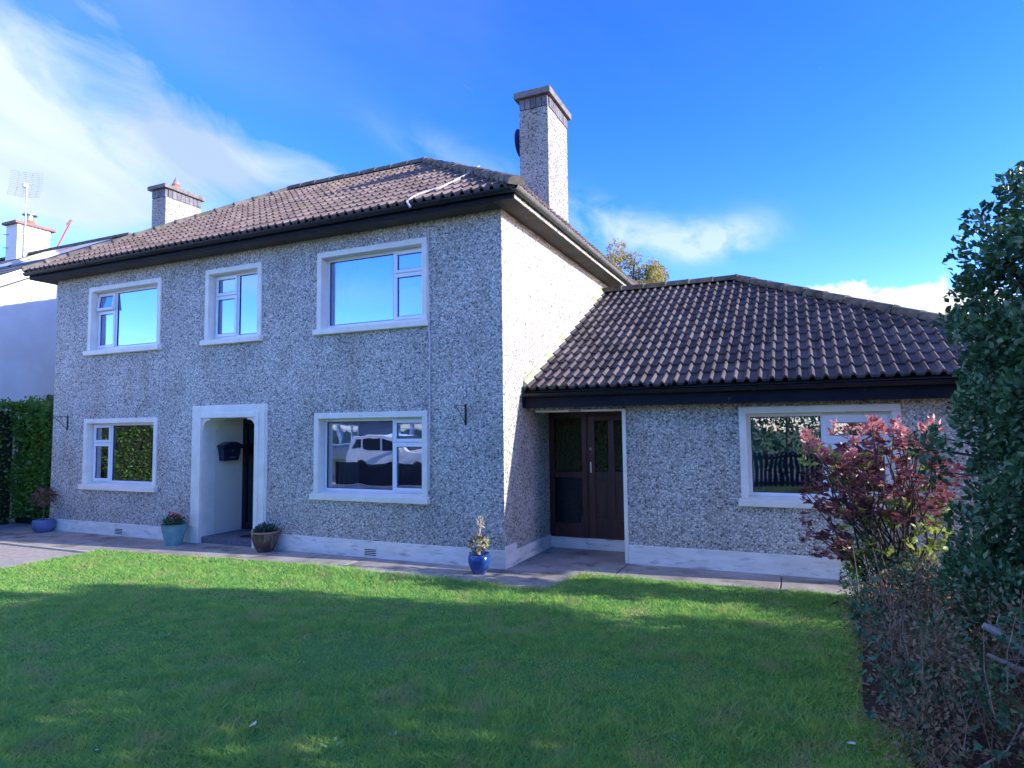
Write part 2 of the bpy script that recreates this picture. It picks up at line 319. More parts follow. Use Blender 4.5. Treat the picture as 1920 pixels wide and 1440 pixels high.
def struct(name, mb, m, parent=None):
    return tag(mb.build(name, m, parent), kind='structure')
def piece(name, me, parent, loc, rot=None, scale=None):
    """a piece that shares its mesh with its like; loc in world coordinates"""
    ob = bpy.data.objects.new(name, me); COL.objects.link(ob); o = org(parent); ob.parent = parent
    mtx = Matrix.Translation((loc[0]-o[0], loc[1]-o[1], loc[2]-o[2]))
    if rot is not None: mtx = mtx @ rot.to_4x4()
    if scale: mtx = mtx @ Matrix.Diagonal((*(scale if isinstance(scale, tuple) else (scale,)*3), 1))
    ob.matrix_local = mtx; return ob
def np_mesh(name, V, F, m, parent=None, smooth=False, kind='stuff'):
    me = bpy.data.meshes.new(name); o = org(parent); V = (np.asarray(V, float)-np.array(o)).astype(np.float32); F = np.asarray(F, np.int32)
    me.vertices.add(len(V)); me.vertices.foreach_set('co', V.ravel())
    k = F.shape[1]; me.loops.add(F.size); me.loops.foreach_set('vertex_index', F.ravel())
    me.polygons.add(len(F)); me.polygons.foreach_set('loop_start', np.arange(0, F.size, k, dtype=np.int32))
    me.update(); me.validate(); me.materials.append(m)
    ob = bpy.data.objects.new(name, me); COL.objects.link(ob)
    if parent: ob.parent = parent
    if kind: ob['kind'] = kind
    ORG[ob.name] = o
    return ob
# ---- leaves
LEAFV = np.array([(0, 0, 0), (-.30, .42, .10), (0, .52, -.02), (.30, .42, .10), (0, 1, .04)])
LEAFF = np.array([(0, 2, 1), (1, 2, 4), (0, 3, 2), (2, 3, 4)])
def leaf_arrays(P, D, size, width=1.0, jitter=.25):
    """P points, D preferred directions of leaf growth; returns verts and faces"""
    n = len(P); D = D + RNG.normal(0, jitter, (n, 3)); D /= np.linalg.norm(D, axis=1)[:, None]+1e-9
    U = RNG.normal(0, 1, (n, 3)) + np.array([0, 0, .8]); X = np.cross(D, U); X /= np.linalg.norm(X, axis=1)[:, None]+1e-9
    Z = np.cross(X, D); s = size*RNG.uniform(.65, 1.25, n)
    V = P[:, None, :] + s[:, None, None]*(X[:, None, :]*LEAFV[None, :, 0:1]*width + D[:, None, :]*LEAFV[None, :, 1:2] + Z[:, None, :]*LEAFV[None, :, 2:3])
    F = LEAFF[None]+5*np.arange(n)[:, None, None]
    return V.reshape(-1, 3), F.reshape(-1, 3)
def leaf_mesh(name, m, width=1.0, lobes=False):
    me = bpy.data.meshes.new(name)
    if lobes:
        vs = [(0,0,0),(-.35,-.05,.04),(-.28,.25,.06),(-.55,.45,.02),(-.22,.55,.06),(0,1,-.03),(.22,.55,.06),(.55,.45,.02),(.28,.25,.06),(.35,-.05,.04),(0,.4,-.03)]
        fs = [(10,i,i+1) for i in range(0, 9)] + [(10, 9, 0)]
    else:
        vs = [(0,0,0),(-.22*width,.25,.06),(-.25*width,.55,.07),(0,1,-.02),(.25*width,.55,.07),(.22*width,.25,.06),(0,.3,0),(0,.65,.0)]
        fs = [(0,6,1),(1,6,7),(1,7,2),(2,7,3),(0,5,6),(5,4,7),(5,7,6),(4,3,7)]
    me.from_pydata(vs, [], fs); me.materials.append(m); return me
def rotmat(d, up=(0, 0, 1)):
    d = Vector(d).normalized(); x = d.cross(Vector(up)+Vector((random.gauss(0, .35), random.gauss(0, .35), 0))).normalized(); z = x.cross(d)
    return Matrix((x, d, z)).transposed()

def sheet_z(mb, pts, z): return mb.poly([(x, y, z) for x, y in pts])

# ------------------------------------------------------------------ ground
g = MB(); sheet_z(g, [(-300, -300), (300, -300), (300, 300), (-300, 300)], -.08); struct('ground', g, FIELD)
LAWN_EDGE = [(-6.46, -9.5), (-6.46, -1.18), (-5.9, -1.08), (-5.0, -1.0), (-2.8, -.86), (-.76, -.78), (.55, -.92), (.92, -.90), (1.0, -.45), (1.1, -.06), (1.6, -.02), (2.45, .06), (3.9, .14), (7.6, .2), (7.6, -9.5)]
p = MB(); sheet_z(p, [(-12.5, -1.25), (-6.4, -1.25), (7.5, -1.25), (7.5, 2.0), (-12.5, 2.0)], -.045)
pth = struct('path', p, PATH)
# slabs of the path, cast in bays with open joints
bays = [(-12.4, -9.9), (-9.9, -7.9), (-7.9, -6.05), (-6.05, -4.1), (-4.1, -2.2), (-2.2, -.35), (-.35, 1.45), (1.45, 3.4), (3.4, 5.4), (5.4, 7.4)]
for a, b in bays:
    y0 = -1.2; y1 = .06 if b < 1 else (1.76 if a < 1 else 1.0)
    if a < -9.5: y1 = 1.9
    m_ = MB().box(a+.007, b-.007, y0, y1, -.06, 0); sl_ = m_.build('slab', PATH, pth, bevel=.006)
d = MB(); sheet_z(d, [(-12.5, -11), (-6.53, -11), (-6.53, -1.28), (-12.5, -1.28)], -.02); struct('driveway', d, DRIVE)
kb = MB(); kb.box(-6.53, -6.44, -11, -1.2, -.1, .012); kb.box(-12.5, -6.535, -1.28, -1.2, -.1, .008); struct('kerb', kb, KERB)
rd = MB(); sheet_z(rd, [(-300, -21), (300, -21), (300, -13), (-300, -13)], -.07); struct('road', rd, ROAD)
# lawn sheet, gently uneven
def in_poly(x, y, P):
    c = False; j = len(P)-1
    for i in range(len(P)):
        (xi, yi), (xj, yj) = P[i], P[j]
        if (yi > y) != (yj > y) and x < (xj-xi)*(y-yi)/(yj-yi)+xi: c = not c
        j = i
    return c
bm = bmesh.new(); vs = [bm.verts.new((x, y, 0)) for x, y in LAWN_EDGE]; f = bm.faces.new(vs)
bmesh.ops.triangulate(bm, faces=[f]); 
bmesh.ops.subdivide_edges(bm, edges=bm.edges, cuts=14, use_grid_fill=True)
def lawn_h(x, y): return .02 + .012*math.sin(x*1.3+y*.7)+.01*math.sin(y*2.1-x*.6)
for v in bm.verts: v.co.z = lawn_h(v.co.x, v.co.y)
me = bpy.data.meshes.new('lawn'); bm.to_mesh(me); bm.free(); me.materials.append(LAWN)
lawn = bpy.data.objects.new('lawn', me); COL.objects.link(lawn); tag(lawn, kind='structure')
# grass blades
def grass(n, dens_pow):
    A = np.array(CAM[:2]); r = 2.6+RNG.uniform(0, 1, n)**dens_pow*11.5; t = RNG.uniform(R(-68), R(28), n)
    x = A[0]+r*np.sin(t); y = A[1]+r*np.cos(t)
    P = LAWN_EDGE; ins = np.zeros(n, bool); j = len(P)-1
    for i in range(len(P)):
        (xi, yi), (xj, yj) = P[i], P[j]
        with np.errstate(divide='ignore', invalid='ignore'):
            c = ((yi > y) != (yj > y)) & (x < (xj-xi)*(y-yi)/(yj-yi+1e-12)+xi+.02*np.sin(y*37))
        ins ^= c; j = i
    ins &= ~((x > 4.25) & (y < .1))
    x = x[ins]; y = y[ins]; n = len(x); z = .02+.012*np.sin(x*1.3+y*.7)+.01*np.sin(y*2.1-x*.6)
    # uneven growth: tufts and hollows
    tuft = np.sin(x*5.1+np.sin(y*3.7)*2)*np.sin(y*6.3+np.sin(x*4.1)*2)
    h = (.019+.008*tuft)*RNG.uniform(.5, 1.9, n)*(1+.45*np.sin(x*1.7+2*np.sin(y*1.1))*np.sin(y*2.3+x)); h = np.where(RNG.uniform(0, 1, n) < .02, h*2.0, h)
    # longer unmown blades along the path edge
    edge = (y > -1.35+.0*x) | (np.abs(x+6.46) < .12); h = np.where(edge & (RNG.uniform(0, 1, n) < .25), h*1.7, h)
    lean = RNG.uniform(.5, 2.3, n); a = RNG.uniform(0, 2*np.pi, n); a = a*.88 + .12*np.sin(x*2.0+y*1.4)*3
    dx = np.cos(a)*lean*h; dy = np.sin(a)*lean*h; w = .0028*RNG.uniform(.7, 1.5, n)*(1+.09*np.hypot(x-A[0], y-A[1]))
    b = RNG.uniform(0, 2*np.pi, n); wx = np.cos(b)*w; wy = np.sin(b)*w
    V = np.stack([np.stack([x-wx, y-wy, z-.005], 1), np.stack([x+wx, y+wy, z-.005], 1), np.stack([x+dx, y+dy, z+h], 1)], 1).reshape(-1, 3)
    return V, np.arange(3*n).reshape(-1, 3)
V, F = grass(1150000, 1.15)
gr = np_mesh('grass', V, F, GRASS); tag(gr, 'short mown lawn grass, half in shade', 'grass')
print('grass tris', len(F))

# ------------------------------------------------------------------ the house
house = thing('house', 'two storey grey pebbledash house with tiled hip roof and single storey wing', 'house', (-4.9, 3, 0))
WL, HT = -9.82, 4.935
def wall_panel(mb, axis, c, a0, a1, z0, z1, holes, depth, sign=1):
    """wall face with real openings; axis 'y': plane y=c running along x. depth goes inward (+)"""
    A = sorted({a0, a1, *[h[0] for h in holes], *[h[1] for h in holes]}); Z = sorted({z0, z1, *[h[2] for h in holes], *[h[3] for h in holes]})
    def P(a, z, dd): return (a, c+dd*sign, z) if axis == 'y' else (c+dd*sign, a, z)
    solid = {}
    for i in range(len(A)-1):
        for j in range(len(Z)-1):
            ca, cz = (A[i]+A[i+1])/2, (Z[j]+Z[j+1])/2
            solid[i, j] = not any(h[0] < ca < h[1] and h[2] < cz < h[3] for h in holes)
    for (i, j), s_ in solid.items():
        if not s_: continue
        for dd in (0, depth): mb.poly([P(A[i], Z[j], dd), P(A[i+1], Z[j], dd), P(A[i+1], Z[j+1], dd), P(A[i], Z[j+1], dd)])
        for di, dj, q in ((-1, 0, ((A[i], Z[j]), (A[i], Z[j+1]))), (1, 0, ((A[i+1], Z[j]), (A[i+1], Z[j+1]))), (0, -1, ((A[i], Z[j]), (A[i+1], Z[j]))), (0, 1, ((A[i], Z[j+1]), (A[i+1], Z[j+1])))):
            if not solid.get((i+di, j+dj), False):
                (p0, p1) = q; mb.poly([P(*p0, 0), P(*p1, 0), P(*p1, depth), P(*p0, depth)])
WIN = {  # outer edges of the painted surround, wide light on which side
 'ul': (-8.81, -6.79, 3.355, 4.68, 'L'), 'um': (-5.674, -4.379, 3.355, 4.68, 'M'), 'ur': (-3.213, -1.189, 3.365, 4.68, 'R'),
 'll': (-8.83, -6.80, .815, 2.143, 'L'), 'lr': (-3.245, -1.188, .815, 2.143, 'R')}
holes = [(a+.03, b-.03, z0+.03, z1-.03) for a, b, z0, z1, _ in WIN.values()] + [(-5.89, -4.235, -.1, 2.30)]
w = MB(); wall_panel(w, 'y', 0, WL, -.302, -.1, HT, holes, .28)
w.build('front_wall', PEB, house)
w = MB().box(-.30, 0, 0, 6.2, -.1, HT); w.build('gable_wall', PEB, house)
w = MB().box(WL, WL+.3, .282, 6.2, -.1, HT); w.build('side_wall', PEB, house)
w = MB().box(WL+.302, -.302, 5.9, 6.2, -.1, HT); w.build('back_wall', PEB, house)
# rooms behind the glass
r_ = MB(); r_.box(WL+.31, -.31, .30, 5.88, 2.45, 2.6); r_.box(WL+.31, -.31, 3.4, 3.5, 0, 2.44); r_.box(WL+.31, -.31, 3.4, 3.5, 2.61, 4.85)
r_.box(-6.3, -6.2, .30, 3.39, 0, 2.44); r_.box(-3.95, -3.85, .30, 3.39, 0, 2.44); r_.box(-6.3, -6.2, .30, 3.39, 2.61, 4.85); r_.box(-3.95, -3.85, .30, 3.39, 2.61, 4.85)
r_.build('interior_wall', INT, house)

def window(parent, x0, x1, z0, z1, kind, yw=0.0, label=None, vent_open=False, curtain=None):
    t = .088
    fr = MB(); xa, xb, za, zb = x0+t, x1-t, z0+.12, z1-t; y0, y1 = yw+.125, yw+.19; b = .045
    fr.box(xa, xb, y0, y1, za, za+b); fr.box(xa, xb, y0, y1, zb-b, zb); fr.box(xa, xa+b, y0, y1, za+b, zb-b); fr.box(xb-b, xb, y0, y1, za+b, zb-b)
    wd = xb-xa
    if kind == 'L': sx0, sx1, fx0, fx1 = xa+b, xa+wd*.27, xa+wd*.27+.05, xb-b
    elif kind == 'M': sx0, sx1, fx0, fx1 = xa+b, xa+wd*.46, xa+wd*.46+.05, xb-b
    elif kind == 'R': sx0, sx1, fx0, fx1 = xb-wd*.295, xb-b, xa+b, xb-wd*.295-.05
    else: sx0, sx1, fx0, fx1 = xb-wd*.44, xb-b, xa+b, xb-wd*.44-.05
    mx0, mx1 = (sx1, fx0) if sx1 <= fx0 else (fx1, sx0)
    fr.box(mx0, mx1, y0-.003, y1, za+b, zb-b)
    zt = zb-b-(zb-za)*(.29 if kind != 'W' else .33)
    fr.box(sx0, sx1, y0-.001, y1, zt-.03, zt+.02)
    win = fr.build('window', UPVC, parent, bevel=.004)
    if label: win['label'] = label
    # painted surround that lines the opening
    su = MB(); pr_ = .028
    su.box(x0, x1, yw-pr_, yw+.20, z1-t, z1); su.box(x0, x0+t-.001, yw-pr_, yw+.20, z0+.10, z1-t); su.box(x1-t+.001, x1, yw-pr_, yw+.20, z0+.10, z1-t)
    su.build('surround', PAINT, win, bevel=.006)
    si = MB(); si.prism([(yw-.085, z0), (yw+.21, z0), (yw+.21, z0+.118), (yw+.12, z0+.118), (yw-.085, z0+.085)], 'x', x0-.035, x1+.03)
    si.build('sill', PAINT, win, bevel=.008)
    def sash(a, b_, c, d_, vent=False, sw=.05):
        s_ = MB(); ya, yb = yw+.098, yw+.16
        s_.box(a, b_, ya, yb, c, c+sw); s_.box(a, b_, ya, yb, d_-sw, d_); s_.box(a, a+sw, ya, yb, c+sw, d_-sw); s_.box(b_-sw, b_, ya, yb, c+sw, d_-sw)
        o1 = s_.build('sash', UPVC, win, bevel=.006)
        q = MB().box(a+sw-.004, b_-sw+.004, yw+.125, yw+.135, c+sw-.004, d_-sw+.004); o2 = q.build('pane', GLASS if z0 > 2 else GLASSL, win)
        gk = MB(); e = .008
        for (aa, bb, cc, dd) in ((a+sw, b_-sw, c+sw, c+sw+e), (a+sw, b_-sw, d_-sw-e, d_-sw), (a+sw, a+sw+e, c+sw+e, d_-sw-e), (b_-sw-e, b_-sw, c+sw+e, d_-sw-e)):
            gk.box(aa, bb, yw+.118, yw+.124, cc, dd)
        o3 = gk.build('gasket', BLACK, win)
        if vent:
            hinge = Vector((a-ORG[win.name][0], ya-ORG[win.name][1], d_-ORG[win.name][2]))
            mt = Matrix.Translation(hinge) @ Matrix.Rotation(R(-9), 4, 'X') @ Matrix.Translation(-hinge)
            for o_ in (o1, o2, o3): o_.matrix_local = mt
    sw = .05 if kind != 'W' else .10
    sash(sx0-.012, sx1+.012, zt+.005, zb-b+.012, vent_open, sw); sash(sx0-.012, sx1+.012, za+b-.012, zt-.015, False, .05 if kind != 'W' else .06)
    q = MB().box(fx0-.003, fx1+.003, yw+.143, yw+.153, za+b-.003, zb-b+.003); q.build('pane', GLASS if z0 > 2 else GLASSL, win)
    gk = MB(); e = .010
    for (aa, bb, cc, dd) in ((fx0, fx1, za+b, za+b+e), (fx0, fx1, zb-b-e, zb-b), (fx0, fx0+e, za+b+e, zb-b-e), (fx1-e, fx1, za+b+e, zb-b-e)):
        gk.box(aa, bb, yw+.132, yw+.142, cc, dd)
    gk.build('gasket', BLACK, win)
    return win
for k, (a, b, z0, z1, kd) in WIN.items(): window(house, a, b, z0, z1, kd, 0, vent_open=(k == 'ul'))

# front porch: moulded surround, arch brackets, recess
PX0, PX1, PT = -5.915, -4.213, 2.322; OX0, OX1, OT = -5.67, -4.45, 2.105
ps = MB()
for k, (wd_, pj) in enumerate(((.245, .03), (.19, .048), (.06, .062))):
    y0 = -pj; y1 = -pj+.018 if k else .27
    ax, bx = PX0+(0, .03, .15)[k], PX1-(0, .03, .15)[k]; top = PT-(0, .03, .13)[k]
    ix, jx = (OX0, OX1)
    ps.box(ax, ix-.001*k, y0, y1, -.02 if k == 0 else .30, top); ps.box(jx+.001*k, bx, y0, y1, -.02 if k == 0 else .30, top); ps.box(ix+.0005, jx-.0005, y0, y1, OT+.001*k, top)
por = ps.build('porch_surround', PAINT, house, bevel=.006)
for a, b in ((PX0-.02, OX0+.003), (OX1-.003, PX1+.02)): MB().box(a, b, -.075, -.031, -.02, .30).build('base_block', PAINT, por, bevel=.006)
def bracket(x0, sgn, yA, yB):
    pts = [(x0, OT-.001)] ; r = .135
    prof = [(x0, OT-.001), (x0, OT-.20), (x0+sgn*.022, OT-.20), (x0+sgn*.022, OT-.17)]
    for i in range(1, 8):
        t = math.pi/2*i/8; prof.append((x0+sgn*(.022+r*(1-math.cos(t))), OT-.17+ (r)*math.sin(t)))
    prof += [(x0+sgn*(.022+r), OT-.035), (x0+sgn*(.022+r+.03), OT-.035), (x0+sgn*(.022+r+.03), OT-.001)]
    MB().prism(prof, 'y', yA, yB).build('arch_bracket', PAINT, por, smooth=False)
bracket(OX0, 1, -.028, .30); bracket(OX1, -1, -.028, .30)
rc = MB(); rc.box(OX0-.13, OX0-.001, .271, 1.05, 0, 2.3); rc.box(OX1+.001, OX1+.13, .271, 1.05, 0, 2.3); rc.box(OX0, OX1, .271, 1.05, OT+.002, 2.3)
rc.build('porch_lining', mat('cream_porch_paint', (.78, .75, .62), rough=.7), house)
MB().box(OX0, OX1, .0, 1.0, -.02, .10).build('porch_step', mat('slate_blue_step', (.10, .11, .14), (.16, .165, .19), scale=9, rough=.7, bump=.4), house, bevel=.01)
MB().box(-5.0, -4.5, .2, .75, .102, .118).build('door_mat', mat('dark_coir_mat', (.02, .02, .03), rough=1, bump=1, bscale=200), house)
dr = MB(); dr.box(OX0, OX0+.09, .86, .93, .10, OT); dr.box(OX1-.09, OX1, .86, .93, .10, OT); dr.box(OX0+.09, OX1-.09, .86, .93, OT-.09, OT); dr.box(OX0+.09, OX1-.09, .86, .93, .10, .22)
dr.box(-5.26, -5.18, .86, .93, .22, OT-.09)
fd = dr.build('front_door', mat('black_door_paint', (.010, .011, .018), rough=.3), house, bevel=.004)
MB().box(OX0+.092, -5.262, .89, .90, .222, OT-.092).build('door_pane', DARKGLASS, fd); MB().box(-5.178, OX1-.092, .89, .90, .222, OT-.092).build('door_pane', DARKGLASS, fd)
MB().box(OX0+.12, OX1-.12, .94, .95, .2, OT-.1).build('lace_panel', mat('grey_lace', (.30, .33, .36), (.15, .16, .18), scale=60, rough=.9), fd)
MB().box(-5.16, -5.12, .80, .86, 1.0, 1.14).build('door_handle', SILVER, fd, bevel=.005)

# plinth, air bricks
pl = MB(); pl.box(WL-.03, PX0-.02, -.034, -.001, -.08, .222); pl.box(PX1+.02, .033, -.034, -.001, -.08, .245)
pl.build('plinth', PLINTH, house, bevel=.006)
MB().box(.001, .034, 0, .34, -.08, .30).build('plinth', PLINTH, house, bevel=.006)
MB().box(.001, .026, .342, 1.70, -.08, .20).build('plinth', PLINTH, house, bevel=.006)
MB().box(WL-.033, WL-.001, 0, 6.2, -.08, .222).build('plinth', PLINTH, house)
for cx in (-7.72, -2.16):
    v_ = MB(); v_.box(cx-.11, cx+.11, -.037, -.0345, .02, .13); vt = v_.build('air_vent', PAINT, house)
    for k in range(4): MB().box(cx-.10, cx+.10, -.041, -.0375, .035+k*.026, .047+k*.026).build('vent_slot', IRON, vt)
# alarm of overflow stub and cable down the wall
cb = MB(); cb.tube([(-1.168, -.012, 4.9), (-1.168, -.012, 4.6), (-1.165, -.034, 4.5), (-1.15, -.034, 3.3), (-1.15, -.012, 3.1), (-1.155, -.012, 2.6), (-1.15, -.014, 2.2), (-1.15, -.034, 1.9), (-1.155, -.034, 1.0)], .010, 6)
cb.build('cable', mat('white_cable', (.6, .6, .6), rough=.5), house)

# ---------------- wing
GY = .945; GX1 = 6.72; AX = 1.433
w = MB(); wall_panel(w, 'y', GY, AX, GX1, -.1, 2.2, [(2.984, 4.752, .874, 2.091)], .28); w.build('wing_wall', PEB, house)
w = MB(); w.box(GX1-.28, GX1, GY+.282, 8.9, -.1, 2.2); w.box(.002, GX1-.282, 8.62, 8.9, -.1, 2.2); w.build('wing_wall', PEB, house)
w = MB(); w.box(AX, AX+.25, GY+.282, 1.73, -.1, 2.2); w.box(.0015, AX-.0015, GY, GY+.22, 2.135, 2.2); w.build('wing_wall', PEB, house)
window(house, 2.954, 4.782, .844, 2.121, 'W', GY)
MB().box(.10, AX-.03, GY-.02, GY+.22, 2.105, 2.134).build('door_head', PAINT, house, bevel=.004)
jt = MB(); jt.box(AX-.028, AX+.022, GY-.03, GY-.001, .0, 2.134); jt.build('door_jamb_trim', PAINT, house, bevel=.004)
MB().box(AX-.026, AX-.001, GY, 1.72, -.05, 2.10).build('door_reveal', PAINT, house)
MB().box(AX+.024, GX1+.03, GY-.032, GY-.001, -.08, .255).build('plinth', PLINTH, house, bevel=.006)
MB().box(.62, .80, GY-.035, GY-.0205, 2.10, 2.15).build('porch_light', mat('dusty_plastic', (.35, .33, .30), rough=.6), house, bevel=.005)
# side entrance screen: white base, mahogany sidelight and door
DY = 1.73
bs = MB(); bs.box(.0, 1.41, DY-.02, DY+.2, -.05, .165); bs.box(.10, .118, DY-.032, DY-.0205, -.05, .165); bs.box(.60, .618, DY-.032, DY-.0205, -.05, .165); bs.box(.64, .658, DY-.032, DY-.0205, -.05, .165)
bs.build('door_base', PLINTH, house)
sd = MB()
Z0, Z1 = .166, 2.13
for a, b in ((0, .085), (.545, .625)): sd.box(a, b, DY, DY+.08, Z0, Z1)
for c, d_ in ((Z0, .39), (1.09, 1.18), (2.03, Z1)): sd.box(.086, .544, DY+.005, DY+.075, c, d_)
side = sd.build('sidelight', MAHOG, house, bevel=.005)
MB().box(.088, .542, DY+.035, DY+.042, 1.182, 2.028).build('obscure_pane', OBSC, side)
MB().box(.088, .542, DY+.035, DY+.042, .392, 1.088).build('clear_pane', mat_glass('lower_pane_glass', .05, tint=(.10, .12, .14), wob=.1, gcol=(.5, .6, .75)), side)
dd_ = MB(); e0, e1 = .645, 1.405
dd_.box(e0-.018, e0, DY+.01, DY+.08, Z0, Z1)
dd_.box(e0+.003, e0+.11, DY+.012, DY+.06, Z0+.005, 2.06); dd_.box(e1-.11, e1, DY+.012, DY+.06, Z0+.005, 2.06); dd_.box(.965, 1.065, DY+.0125, DY+.0595, .46, 1.98)
dd_.box(e0+.11, e1-.11, DY+.013, DY+.059, Z0+.005, .46); dd_.box(e0+.11, .965, DY+.013, DY+.059, 1.06, 1.19); dd_.box(1.065, e1-.11, DY+.013, DY+.059, 1.06, 1.19)
dd_.box(e0+.11, e1-.11, DY+.013, DY+.059, 1.98, 2.06); dd_.box(e0, e1, DY-.002, DY+.08, 2.063, Z1)
door = dd_.build('side_door', MAHOG, house, bevel=.005)
for a, b in ((e0+.11, .965), (1.065, e1-.11)):
    MB().box(a, b, DY+.032, DY+.038, 1.19, 1.98).build('obscure_pane', OBSC, door)
    MB().box(a, b, DY+.030, DY+.045, .46, 1.06).build('door_panel', MAHOG, door)
    MB().box(a+.035, b-.035, DY+.018, DY+.029, .50, 1.02).build('raised_panel', MAHOG, door, bevel=.008)
MB().box(.675, .70, DY+.002, DY+.0118, 1.17, 1.34).build('letter_plate', SILVER, door, bevel=.003)
MB().lathe([(0, 1.52), (.02, 1.52), (.02, 1.56), (0, 1.56)], .69, DY, 12).build('door_knob', SILVER, door)
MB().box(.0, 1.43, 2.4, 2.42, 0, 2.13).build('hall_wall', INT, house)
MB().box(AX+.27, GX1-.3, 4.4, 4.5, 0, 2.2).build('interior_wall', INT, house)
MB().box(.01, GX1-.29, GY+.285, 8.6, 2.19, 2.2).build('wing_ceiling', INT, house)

# ---------------- roofs
def tile_profile(n=6):
    xs, hs_ = [], []
    w0 = .30
    for roll in (0, 1):
        c = .075+.15*roll
        for k in range(n+1):
            t = -1+2*k/n; xs.append(c+t*.036); hs_.append(.044*math.cos(t*math.pi/2)**.8 if abs(t) < 1 else 0)
    xs = [0]+xs+[w0]; hs_ = [.004]+hs_+[.004]
    return list(zip(xs, hs_))
def tile_mesh(name, m, g):
    pf = tile_profile(4); Lh = g+.05; v = []; f = []; k = len(pf)
    for x, h in pf: v.append((x, 0, h+.038))
    for x, h in pf: v.append((x, Lh, h+.004))
    for x, h in pf: v.append((x, .0, h+.006))
    for i in range(k-1): f.append((i, i+1, k+i+1, k+i)); f.append((2*k+i, 2*k+i+1, i+1, i))
    me = bpy.data.meshes.new(name); me.from_pydata(v, [], f); me.materials.append(m); return me
def frame(O, u, v):
    u = Vector(u).normalized(); v = Vector(v).normalized(); n = u.cross(v); return Matrix((u, v, n)).transposed(), Vector(O)
def lay_tiles(parent, m, O, u, v, width, slen, g, clip, as_parts=True, name='tile'):
    """rows of tiles on a slope; clip = list of (point2d, normal2d) half-planes kept where normal.(p-point) <= 0"""
    rot, O = frame(O, u, v); rows = math.ceil(slen/g); base = tile_mesh(name, m, g); k0 = math.floor(-.3/.3); n = 0; V, F = [], []
    for r in range(rows):
        for c in range(math.ceil(width/.30)+1):
            x0, y0 = c*.30, r*g; cor = [(x0, y0), (x0+.30, y0), (x0, y0+g+.05), (x0+.30, y0+g+.05)]
            cl = clip + [((0, slen), (0, 1)), ((width, 0), (1, 0))]
            if any(all((px-q[0])*nn[0]+(py-q[1])*nn[1] > -.02 for px, py in cor) for q, nn in cl): continue
            cuts = [(q, nn) for q, nn in cl if any((px-q[0])*nn[0]+(py-q[1])*nn[1] > .001 for px, py in cor)]
            jit = Vector((random.gauss(0, .003), random.gauss(0, .006)-(.03 if random.random() < .02 else 0), random.uniform(0, .006)))
            if cuts:
                bm = bmesh.new(); bm.from_mesh(base)
                for q, nn in cuts:
                    bmesh.ops.bisect_plane(bm, geom=bm.verts[:]+bm.edges[:]+bm.faces[:], plane_co=(q[0]-x0, q[1]-y0, 0), plane_no=(nn[0], nn[1], 0), clear_outer=True)
                if not bm.faces: bm.free(); continue
                me = bpy.data.meshes.new(name); bm.to_mesh(me); bm.free(); me.materials.append(m) if not me.materials else None
            else: me = base
            P = O + rot @ (Vector((x0, y0, 0))+jit)
            if as_parts:
                tr = rot @ Matrix.Rotation(random.gauss(0, .006), 3, 'Z'); piece(name, me, parent, P, tr); n += 1
            else:
                b0 = len(V); V += [tuple(P + rot @ vv.co) for vv in me.vertices]; F += [tuple(b0+i for i in pp.vertices) for pp in me.polygons]
    if not as_parts:
        me = bpy.data.meshes.new(name); o = org(parent); me.from_pydata([(a-o[0], b-o[1], c_-o[2]) for a, b, c_ in V], [], F); me.materials.append(m)
        ob = bpy.data.objects.new(name, me); COL.objects.link(ob); ob.parent = parent; ob['kind'] = 'stuff'
    print('tiles', name, n); return n
